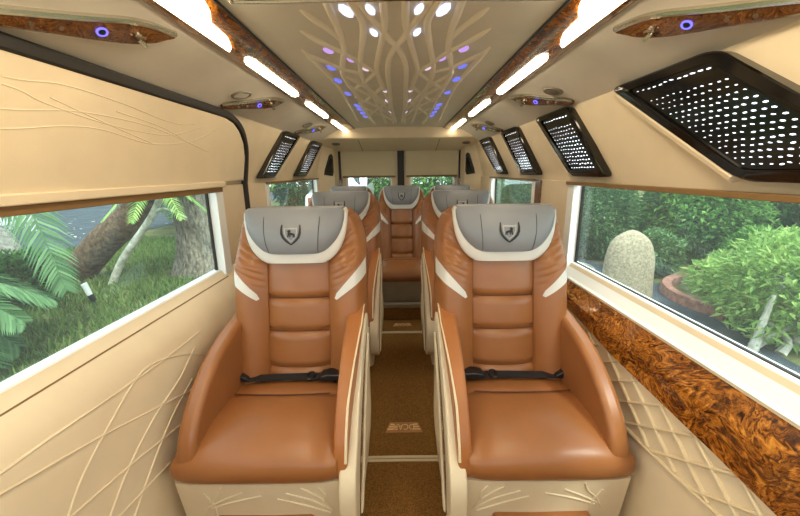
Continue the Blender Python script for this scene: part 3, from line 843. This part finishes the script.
mirror_panel(1, 1.40, .95, .52, .88, 'largest black mirror panel with rows of white lights, over the front passenger window', ndots=(12, 16))
mirror_panel(1, 2.15, 1.73, 1.46, 1.76, 'black mirror light panel second from the front on the burl wood side')
mirror_panel(1, 2.87, 2.48, 2.18, 2.48, 'third black mirror light panel from the front on the burl wood side', ndots=(7, 14))
mirror_panel(1, 3.64, 3.22, 2.88, 3.12, 'farthest and narrowest black mirror light panel on the burl wood side', ndots=(6, 14))
mirror_panel(-1, 2.97, 2.58, 2.20, 2.44, 'nearer of the two black mirror light panels just behind the sliding door', ndots=(7, 14))
mirror_panel(-1, 3.80, 3.38, 2.96, 3.27, 'farther of the two black mirror light panels behind the sliding door', ndots=(6, 14))
for sg, lb in ((-1, 'small black triangular panel on the rear corner post, sliding door side'), (1, 'small black triangular panel on the rear corner post, burl wood side')):
    sp = empty('corner_panel', (sg*.72, 3.97, 1.28)); tag(sp, lb, 'speaker', 'rear corner panels')  # plain black triangular panel on each rear corner post
    A = Vector((sg*.845, 3.845, 0)); Bq = Vector((sg*.700, 3.975, 0)); nrm = Vector((-sg*.69, -.72, 0))
    def W(t, z, o): q = A.lerp(Bq, t)+nrm*o; return Vector((q.x-sg*.72, q.y-3.97, z-1.28))
    q = [(.35,1.27),(.85,1.255),(.93,1.29),(.93,1.46),(.84,1.485),(.72,1.47),(.40,1.32)]
    MB().loft([[W(t, z, -.005) for t, z in q], [W(t, z, .014) for t, z in q]]).build('housing', BLACKP, sp, bevel=.004)
    q2 = [(.50,1.29),(.82,1.28),(.86,1.42),(.78,1.44)]
    MB().loft([[W(t, z, .012) for t, z in q2], [W(t, z, .017) for t, z in q2]]).build('inset', BLACKG, sp)

# ------------------------------------------------------------------ floor mats, badges, threshold strips, rear step
def mat_(y0, y1, hw, lb):
    m = empty('floor_mat', (0, (y0+y1)/2, 0)); tag(m, lb, 'floor mat', 'aisle floor mats')
    T = Matrix.Translation((0, -(y0+y1)/2, 0))
    MB().box(-hw, hw+.01, y0, y1, -.002, .006).build('carpet', CARPET, m, smooth=False, xf=T)
    return m, T
def badge(m, T, y, sc, x=.012):
    MB().extr([(x-.085*sc, y-.030*sc), (x+.085*sc, y-.030*sc), (x+.066*sc, y+.038*sc), (x-.066*sc, y+.038*sc)], 'z', .006, .009).build('badge', BADGE, m, bevel=.001, xf=T)
    return
def text_mesh(s, size, ext):
    cu = bpy.data.curves.new('letters', 'FONT'); cu.body = s; cu.size = size; cu.extrude = ext; cu.align_x = 'CENTER'; cu.align_y = 'CENTER'
    ob = bpy.data.objects.new('letters', cu); COL.objects.link(ob)
    bpy.context.view_layer.update()
    dg = bpy.context.evaluated_depsgraph_get()
    me = bpy.data.meshes.new_from_object(ob.evaluated_get(dg)); bpy.data.objects.remove(ob); bpy.data.curves.remove(cu)
    return me
LETT = text_mesh('DCAR', .058, .0012); LETT.materials.clear(); LETT.materials.append(BADGEL)
mats = [mat_(.25, 1.385, .155, 'nearest brown aisle mat, in front of the first cream threshold strip'), mat_(1.415, 2.725, .15, 'middle brown aisle mat with a copper lettered badge'), mat_(2.76, 2.998, .15, 'farthest brown aisle mat with a small pale badge before the rear step')]
for k, y, sc in ((1, 1.605, 1.12), (2, 2.885, 1.0)):
    m, T = mats[k]
    badge(m, T, y, sc)
    lo = bpy.data.objects.new('badge_letters', LETT); COL.objects.link(lo); lo.parent = m
    lo.location = T @ Vector((.012, y+.006, .0105)); lo.rotation_euler = (0, 0, PI); lo.scale = (.62*sc, .95*sc, 1)
    for sg in (-1, 1):
        wg = MB()
        for i in range(3):
            yy = y+.006+(i-1)*.016*sc; x0 = .012+sg*.046*sc; x1 = .012+sg*(.070-.006*(i-1))*sc
            wg.box(min(x0,x1), max(x0,x1), yy-.004*sc, yy+.004*sc, .009, .0112)
        wg.build('badge_wing', BADGEL, m, smooth=False, xf=T)
for y, lb in ((1.40, 'nearer cream threshold strip across the brown aisle carpet'), (2.742, 'farther thin cream threshold strip across the brown aisle carpet')):
    t = empty('threshold_strip', (0, y, 0)); tag(t, lb, 'threshold strip', 'aisle threshold strips')
    for o_ in (-.010, .010):
        MB().tube([(-.16, o_, .006), (0, o_+.001, .0065), (.172, o_, .006)], .0065, 8).build('bead', PIPE, t)
    MB().box(-.16, .172, -.006, .006, -.001, .004).build('groove', SHADEGAP, t, smooth=False)
rs = empty('rear_step', (.018, 3.10, 0)); tag(rs, 'cream and brown step box below the middle rear seat', 'step')
T = Matrix.Translation((-.018, -3.10, 0))
MB().box(-.20, .236, 3.015, 3.040, .0, .115).build('riser', CARPET, rs, bevel=.004, xf=T)
MB().box(-.21, .246, 3.00, 3.043, .115, .160).build('tread_edge', STEPM, rs, bevel=.01, xf=T)

# ------------------------------------------------------------------ outside
GZ = -.55
struct(MB().box(-40, 40, -12, 50, GZ-.3, GZ).build('ground', SOIL, smooth=False))
rd = MB().box(-34, -8.6, -12, 44, GZ-.1, GZ+.015); struct(rd.build('road_1', ASPH, smooth=False))
rdr = MB().extr([(2.2,-12),(3.55,-12),(3.75,3.0),(3.95,4.4),(4.2,5.6),(3.9,7.2),(2.5,8.2),(2.2,8.2)], 'z', GZ-.1, GZ+.012); struct(rdr.build('road_2', ASPH, smooth=False))
kb = MB().box(-20.5, -20.1, -12, 44, GZ, GZ+.22); struct(kb.build('kerb_1', CONC, smooth=False))

def leaves(n, c, rad, size, seed, shell=.55, asp=.45, droop=.0, flat=None, zmin=None):
    R = random.Random(seed); m = MB(); c = Vector(c)
    for _ in range(n):
        while 1:
            q = Vector((R.uniform(-1,1), R.uniform(-1,1), R.uniform(-1,1)))
            if shell < q.length < 1: break
        # lumpy crown outline
        k = 1+.22*sin(5*q.x+seed)*sin(4.3*q.y+1.7*seed)*cos(4.7*q.z)
        p = c+Vector((q.x*rad[0], q.y*rad[1], q.z*rad[2]))*k
        if zmin is not None and p.z < zmin: p.z = zmin+R.uniform(0,.1)
        d = (q.normalized()*.7+Vector((R.uniform(-1,1), R.uniform(-1,1), R.uniform(-.9,.7)))).normalized()
        d.z -= droop; d.normalize()
        u = d.cross(Vector((R.uniform(-.4,.4), R.uniform(-.4,.4), 1))); u.normalize(); w = u.cross(d)
        s = size*R.uniform(.6,1.3); h = s*asp
        m.add([p, p+d*s*.35+u*h*.5+w*.06*s, p+d*s, p+d*s*.35-u*h*.5+w*.06*s, p+d*s*.55-w*.08*s], [(0,1,4),(1,2,4),(2,3,4),(3,0,4)])
    return m
def trunk(pts, r1, r2, n=10):
    return MB().tube(smoothpts(pts, 4), r1, n, r2)
def bush(name, c, rad, n, size, mat, seed, label, cat='bush', group=None, stem=True, asp=.45, shell=.5, stemmat=None, tr=None):
    r = empty(name, (c[0], c[1], GZ)); tag(r, label, cat, group)
    T = Matrix.Translation((-c[0], -c[1], -GZ))
    lm = leaves(n, c, rad, size, seed, shell, asp, zmin=GZ+.02)
    lm.build('foliage', mat, r, smooth=False, xf=T)
    if stem:
        m = MB(); R = random.Random(seed)
        tr_ = tr or rad[0]*.09
        m.tube(smoothpts([(c[0], c[1], GZ-.05), (c[0]+.03, c[1], lerp(GZ, c[2], .5)), (c[0], c[1]+.02, c[2]+rad[2]*.3)], 4), tr_, 8, tr_*.5)
        for _ in range(6):
            q = Vector((R.uniform(-1,1)*rad[0], R.uniform(-1,1)*rad[1], R.uniform(0,.7)*rad[2]))*.55
            m.tube([(c[0], c[1], lerp(GZ, c[2], .6)), Vector(c)+q*.5, Vector(c)+q], tr_*.4, 6, tr_*.12)
        m.build('stem', stemmat or BARKB, r, xf=T)
    return r
# --- right-hand garden
st = MB(); loops = []
for i in range(13):
    a = i/12; z = lerp(GZ-.05, .47, a)
    w = interp([(0,.37),(.3,.37),(.6,.35),(.78,.315),(.88,.26),(.95,.17),(1,.04)], a)
    t_ = interp([(0,.21),(.6,.19),(.85,.15),(.95,.10),(1,.03)], a)
    loops.append([(3.26+w*cos(2*PI*k/16)*(1+.03*sin(k*3+i)) - .03*a, 4.95+t_*sin(2*PI*k/16)*(1+.04*sin(k*2+i*.7)), z) for k in range(16)])
so = st.loft(loops).build('standing_stone', STONE, sub=1); tag(so, 'pale upright boulder with a rounded top standing outside the burl side window', 'stone')
bush('cypress_shrub', (4.05, 7.9, .35), (1.0, .95, 1.15), 20000, .11, LEAF_C, 3, 'dense rounded cypress shrub just behind the pale standing stone', asp=.3)
bush('cypress_shrub', (3.9, 11.2, .5), (.9, .9, 1.35), 14000, .11, LEAF_C, 5, 'tall feathery conifer at the window edge beyond the pale standing stone', asp=.3)
bush('broadleaf_shrub', (6.15, 7.5, .3), (.95, 1.1, 1.2), 16000, .13, LEAF_M, 8, 'green leafy shrub between the cypress and the light green shrub', asp=.45)
bush('light_green_shrub', (4.42, 3.74, .02), (1.0, .78, .58), 7000, .105, LEAF_L, 11, 'nearest light green leafy shrub over bleached roots outside the burl side window', asp=.38, stemmat=DRIFT, tr=.05)
bush('light_green_shrub', (5.3, 2.0, .55), (.85, .7, .75), 7000, .11, LEAF_L, 12, 'bright green shrub at the window edge nearest the viewer on the burl side', asp=.38, stemmat=DRIFT)
bush('low_shrub', (5.05, 4.98, -.22), (.60, .42, .38), 6000, .09, LEAF_L, 23, 'low light green shrub planted inside the curved red brown kerb', stem=False)
bush('low_shrub', (5.95, 5.85, -.12), (.5, .36, .42), 6000, .09, LEAF_M, 21, 'darker low green shrub some way behind the red brown kerb edging', stem=False)
bush('low_shrub', (4.45, 6.2, -.16), (.50, .42, .40), 5000, .08, LEAF_C, 22, 'low round shrub peeping out behind the right edge of the pale standing stone', stem=False)
bush('dark_hedge', (9.6, 10.2, .7), (1.9, 1.8, 1.7), 16000, .17, LEAF_D, 14, 'dark green hedge mass behind the leafy shrubs on the burl side')
bush('dark_hedge', (9.3, 5.2, .8), (1.7, 2.1, 1.8), 16000, .17, LEAF_D, 15, 'dark green hedge mass behind the light green shrubs on the burl side')
bush('garden_tree', (7.4, 16.5, 1.4), (2.2, 2.2, 2.4), 9000, .30, LEAF_M, 16, 'mid green tree far beyond the cypress shrubs on the burl side', 'tree')
bush('garden_tree', (13.5, 14.5, 1.6), (2.6, 2.4, 2.6), 8000, .34, LEAF_M, 17, 'tall green tree behind the dark hedge on the burl side', 'tree')
bush('garden_tree', (9.6, 1.0, 1.0), (1.6, 1.5, 2.0), 7000, .30, LEAF_D, 18, 'dark tree closing the garden nearest the viewer on the burl side', 'tree')
k2 = MB(); loops = []
for i in range(15):
    a = PI*lerp(.62, 1.17, i/14); R0 = .95
    cx_, cy_ = 4.95, 4.72
    loops.append([(cx_+(R0+o)*cos(a), cy_+(R0+o)*sin(a), z) for o, z in ((0, GZ-.02), (.02, GZ+.13), (.14, GZ+.14), (.17, GZ-.02))])
k2.loft(loops); tag(k2.build('kerb_edging', KERBR, bevel=.01), 'curved red brown kerb edging at the foot of the light green shrub', 'kerb', None)
dw = MB()
for q in ([(3.78,3.62,GZ-.03),(3.82,3.62,-.25),(3.9,3.65,.05)], [(3.86,3.7,GZ),(4.05,3.68,-.36),(4.3,3.7,-.28),(4.5,3.6,-.05)], [(4.0,3.55,GZ),(4.1,3.6,-.42),(3.95,3.72,-.26)], [(4.3,3.6,GZ),(4.22,3.66,-.36),(4.35,3.7,.1)]):
    dw.tube(smoothpts([(x-.16, y-.24, z) for x, y, z in q], 4), .05, 8, .018)
tag(dw.build('driftwood_root', DRIFT), 'pale bleached twisted root at the roadside under the light green shrub', 'root')
rk = MB(); rnd = random.Random(4)
def rock(c, r, seed):
    R = random.Random(seed); loops = []
    for i in range(9):
        a = PI*i/8; loops.append([(c[0]+r[0]*max(.03,sin(a))*cos(t)*(1+.16*sin(3*t+seed+i)), c[1]+r[1]*max(.03,sin(a))*sin(t)*(1+.14*cos(2*t+seed)), c[2]-r[2]*cos(a)) for t in [2*PI*k/12 for k in range(12)]])
    return MB().loft(loops)
tag(rock((2.95, 5.7, GZ+.12), (.28,.26,.24), 2).build('garden_rock', ROCKG, sub=1), 'small grey rock beside the base of the pale standing stone', 'rock')
# --- left-hand garden
def frond(mb, pts, L, n=34, seed=0, hang=.3, face=None):
    R = random.Random(seed); P = smoothpts(pts, 10)
    mb.tube(P, .016, 6, .004)
    N = len(P)
    for i in range(n):
        a = (i+.6)/n; f_ = a*(N-1); k = min(int(f_), N-2); p = P[k].lerp(P[k+1], f_-k)
        d = (P[k+1]-P[k]).normalized(); s_ = d.cross(Vector((0,0,1)))
        if s_.length < .25: s_ = d.cross(Vector((0.3,1,0)))
        if face: s_ = d.cross(Vector(face))
        s_.normalize(); up = s_.cross(d).normalized()
        ln = L*(sin(PI*lerp(.12,.97,a))**.6)
        for sg in (-1, 1):
            q = (s_*sg+d*.85+up*.18+Vector((0,0,-hang*R.uniform(.6,1.3)))).normalized()
            wv = d*.017+up*.004
            e1 = p+q*ln*.55+Vector((0,0,.02*ln)); e2 = p+q*ln-Vector((0,0,.12*ln))
            mb.add([p-wv, p+wv, e1+wv*1.1, e1-wv*1.1, e2], [(0,1,2,3),(3,2,4)])
def cycad(base, h, fr_, label, seed):
    r = empty('cycad_palm', base); tag(r, label, 'palm', 'cycads outside the sliding door window')
    b0 = Vector(base); T = Matrix.Translation(-b0); crown = b0+Vector((0,0,h))
    tr_ = MB(); tr_.tube(smoothpts([b0-Vector((0,0,.05)), b0+Vector((.02,.01,h*.5)), crown], 6), .17, 12, .13)
    tr_.build('trunk', BARKB, r, xf=T)
    for i, (tip, mid) in enumerate(fr_):
        m = MB(); frond(m, [crown, crown+Vector(mid), crown+Vector(tip)], .42, 64, seed+i, .3, (.72,-.69,0) if tip[2] < -1 else None)
        m.build('frond', FROND, r, smooth=False, xf=T)
fr1 = [((1.28,.42,-1.10),(.95,.36,.16)), ((-.5,-.9,-.4),(-.35,-.6,.35)), ((-1.1,.1,-.2),(-.6,.1,.4)), ((-.4,.95,-.2),(-.2,.6,.4)), ((.5,1.0,.1),(.3,.6,.4)), ((.2,-1.1,-.3),(.1,-.7,.3)), ((.3,.3,.9),(.15,.15,.5))]
cycad((-5.15, 3.55, GZ), 1.66, fr1, 'taller cycad palm with one frond drooping into the sliding door window', 30)
fr2 = [((1.15,.15,-.05),(.6,.08,.28)), ((1.0,-.55,-.25),(.55,-.3,.2)), ((.95,.65,.0),(.5,.35,.3)), ((.5,1.0,-.05),(.25,.55,.28)), ((.2,-1.1,-.2),(.1,-.6,.2)), ((-.8,-.7,0),(-.4,-.4,.3)), ((-.9,.5,0),(-.5,.3,.3)), ((1.05,-.15,-.35),(.6,-.1,.05)), ((.85,.3,-.38),(.5,.2,.0))]
cycad((-4.75, 3.05, GZ), .55, fr2, 'low cycad palm spreading its fronds over the grass near the viewer', 50)
t = empty('large_tree', (-3.95, 6.9, GZ)); tag(t, 'thick grey barked tree trunk by the rear end of the sliding door window', 'tree')
T = Matrix.Translation((3.95, -6.9, -GZ)); m = MB(); loops = []
for i in range(14):
    a = i/13; z = lerp(GZ-.05, 4.6, a); R0 = interp([(0,.62),(.06,.5),(.15,.43),(1,.36)], a)
    loops.append([(-3.86+R0*cos(2*PI*k/22)*(1+.06*sin(k*2.3+i*.4)), 6.9+R0*sin(2*PI*k/22)*(1+.06*sin(k*1.9+2)), z) for k in range(22)])
m.loft(loops).build('trunk', BARK, t, xf=T)
leaves(5000, (-4.0, 8.2, 5.4), (1.7, 1.6, 1.2), .3, 41).build('foliage', LEAF_M, t, smooth=False, xf=T)
t = empty('leaning_tree', (-6.1, 6.4, GZ)); tag(t, 'brown leaning trunk crossing the top of the sliding door window', 'tree')
T = Matrix.Translation((6.1, -6.4, -GZ))
trunk([(-6.1,6.4,GZ-.05),(-5.3,6.3,.12),(-4.5,6.2,.72),(-3.9,6.1,1.6),(-3.6,6.1,2.8)], .27, .2).build('trunk', BARKB, t, xf=T)
leaves(1500, (-3.55, 5.6, 3.0), (.7, .7, .5), .2, 43).build('foliage', LEAF_M, t, smooth=False, xf=T)
t = empty('young_tree', (-5.05, 6.0, GZ)); tag(t, 'slim pale leaning young tree with bright leaves between the leaning trunk and the thick trunk', 'tree')
T = Matrix.Translation((5.05, -6.0, -GZ))
m = trunk([(-5.05,6.0,GZ-.05),(-4.75,6.0,-.1),(-4.15,6.0,.60),(-3.85,6.0,1.1)], .065, .05); m.tube(smoothpts([(-4.15,6.0,.6),(-3.9,5.95,.75),(-3.5,5.9,.6)], 4), .03, 6, .01)
m.build('trunk', DRIFT, t, xf=T)
m = MB()
for i in range(7):
    A = 2*PI*i/7+.3
    frond(m, [(-4.0,6.0,.92), (-4.0+.35*cos(A),6.0+.35*sin(A),1.02), (-4.0+.75*cos(A),6.0+.75*sin(A),.62)], .22, 26, 70+i)
m.build('foliage', LEAF_L, t, smooth=False, xf=T)
tag(rock((-8.0, 6.1, -.05), (1.4, .8, .75), 5).build('garden_boulder', ROCKG, sub=1), 'big rough grey boulder behind the cycad fronds below the white fence', 'rock')
fe = empty('slatted_fence', (-12.4, 9.2, GZ)); tag(fe, 'white slatted fence in the far corner of the sliding door window', 'fence')
T = Matrix.Translation((12.4, -9.2, -GZ))
m = MB()
for i in range(34):
    y = 6.4+i*.17; m.box(-12.42, -12.38, y, y+.09, GZ+.2, 1.0)
m.build('slat', WPAINT, fe, smooth=False, xf=T)
m = MB(); m.box(-12.38, -12.34, 6.3, 12.2, .78, .86); m.box(-12.38, -12.34, 6.3, 12.2, -.2, -.12); m.build('rail', WPAINT, fe, smooth=False, xf=T)
for y in (6.3, 9.2, 12.1): MB().box(-12.46, -12.36, y-.05, y+.05, GZ-.05, 1.06).build('post', WPAINT, fe, smooth=False, xf=T)
sp = empty('garden_spotlight', (-4.42, 4.9, GZ)); sp.scale = (.72,.72,.85); tag(sp, 'small white and black garden spotlight on a spike in the grass', 'garden light')
MB().lathe([(.02,0),(.02,.12)], (0,0,0), 10).build('spike', BLACKP, sp)
MB().tube([(0,0,.10),(-.03,-.02,.22)], .05, 12, .055).build('housing', BLACKP, sp)
MB().tube([(-.03,-.02,.21),(-.08,-.05,.42)], .05, 12, .055).build('hood', WPAINT, sp)
g = MB(); R = random.Random(9)
for _ in range(42000):
    x = R.uniform(-8.4,-1.6); y = R.uniform(.8, 10.5)
    if -x < .75*y*.55+.6 : continue
    if (x+3.86)**2+(y-6.9)**2 < .5 or (x+6.0)**2+(y-6.4)**2 < .25: continue
    h = R.uniform(.05,.14); A = R.uniform(0,6.28); w = R.uniform(.006,.012)*(1+.12*y)
    dx_, dy_ = cos(A)*w, sin(A)*w; lx, ly = R.uniform(-.06,.06), R.uniform(-.06,.06)
    g.add([(x-dx_,y-dy_,GZ), (x+dx_,y+dy_,GZ), (x+lx,y+ly,GZ+h)], [(0,1,2)])
go = g.build('grass', GRASS, smooth=False); tag(go, 'short green lawn grass outside the sliding door window', 'grass', None, 'stuff')
lv = MB()
for _ in range(70):
    x = R.uniform(-14,-8.8); y = R.uniform(6, 20); s_ = R.uniform(.04,.10); A = R.uniform(0,6)
    lv.add([(x+s_*cos(A), y+s_*sin(A), GZ+.02), (x-s_*sin(A)*.5, y+s_*cos(A)*.5, GZ+.03), (x-s_*cos(A), y-s_*sin(A), GZ+.02), (x+s_*sin(A)*.5, y-s_*cos(A)*.5, GZ+.025)], [(0,1,2,3)])
tag(lv.build('fallen_leaves', DRIFT, smooth=False), 'pale fallen leaves scattered on the dark road beyond the lawn', 'leaves', None, 'stuff')
bush('dark_shrub', (-5.75, 5.1, -.2), (.62, .55, .42), 3500, .12, LEAF_D, 64, 'low dark shrub behind the drooping cycad frond', stem=False)
bush('dark_hedge', (-23, 20, .8), (2.5, 9, 2.2), 9000, .40, LEAF_D, 61, 'dark hedge along the far side of the road beyond the lawn')
bush('garden_tree', (-6.6, 13.2, 1.1), (1.7, 2.0, 1.9), 7000, .26, LEAF_M, 62, 'green tree seen through the small window behind the sliding door', 'tree')
bush('garden_tree', (-9.4, 18.0, 1.3), (1.9, 1.9, 2.2), 6000, .3, LEAF_M, 63, 'tree farther back through the small window behind the sliding door', 'tree')
# --- behind the van
bush('rear_tree', (2.3, 14.2, .8), (2.0, 1.4, 2.1), 9000, .22, LEAF_M, 71, 'leafy green tree filling the rear window without the car', 'tree')
bush('rear_tree', (-1.3, 17.4, 1.0), (1.3, 1.2, 2.0), 7000, .24, LEAF_M, 72, 'leafy green tree behind the white car in the rear window', 'tree')
bush('rear_tree', (-4.9, 18.5, 1.1), (1.5, 1.4, 2.0), 6000, .26, LEAF_D, 73, 'dark tree at the edge of the rear window beyond the white car', 'tree')
cw = empty('white_car', (-1.98, 13.0, GZ)); cw.scale = (1, 1, 1.42); tag(cw, 'tall white parked car seen through the rear window', 'car')
bd = MB(); lo = []
for x, hw in ((-.88,.9),(-.82,.97),(-.4,1),(.4,1),(.82,.97),(.88,.9)):
    lo.append([(x, y, .28+(z-.28)*hw) for y, z in ((-2.1,.30),(-2.18,.62),(-2.05,.86),(-1.1,.98),(-.6,1.40),(.9,1.46),(1.7,1.05),(2.15,.98),(2.2,.45),(2.1,.28))])
bd.loft(lo).build('body', CARW, cw, bevel=.03)
gl = MB()
gl.loft([[(-.68,-1.06,1.0),(.68,-1.06,1.0),(.58,-.66,1.36),(-.58,-.66,1.36)], [(-.68,-1.0,1.0),(.68,-1.0,1.0),(.58,-.60,1.36),(-.58,-.60,1.36)]])
for sg in (-1, 1):
    gl.extr([(-.75,1.0),(-.5,1.34),(.85,1.38),(1.4,1.04)], 'x', sg*.84, sg*.893)
gl.build('windscreen', CARG, cw, smooth=False)
for x in (-.62, .62): MB().box(x-.16, x+.16, -2.17, -2.08, .66, .78).build('lamp', REDL, cw, bevel=.02)
for x in (-.84, .84):
    for y in (-1.35, 1.35):
        MB().lathe([(.05,-.1),(.30,-.1),(.33,-.06),(.33,.06),(.30,.1),(.05,.1)], (x, y, .33), 20, 'x').build('wheel', TYRE, cw)

# ------------------------------------------------------------------ light
W = bpy.data.worlds.new('world'); SC.world = W; W.use_nodes = True
nt = W.node_tree; bg = nt.nodes['Background']
sky = nt.nodes.new('ShaderNodeTexSky'); sky.sky_type = 'HOSEK_WILKIE'; sky.turbidity = 6; sky.ground_albedo = .4
sky.sun_direction = Vector((.35, -.5, .8)).normalized()
mixc = nt.nodes.new('ShaderNodeMix'); mixc.data_type = 'RGBA'
mixc.inputs[0].default_value = .6
nt.links.new(sky.outputs[0], mixc.inputs[6]); mixc.inputs[7].default_value = (.90, .97, 1, 1)
nt.links.new(mixc.outputs[2], bg.inputs['Color']); bg.inputs['Strength'].default_value = 4.0
sn = bpy.data.lights.new('sun', 'SUN'); sn.energy = 4.0; sn.angle = math.radians(12); sn.color = (1, .96, .88)
so_ = bpy.data.objects.new('sun', sn); COL.objects.link(so_); so_.rotation_euler = (math.radians(28), math.radians(20), 0)

vs = SC.view_settings
vs.view_transform = 'Standard'; vs.look = 'None'; vs.exposure = 0.06; vs.gamma = 1; vs.use_curve_mapping = False
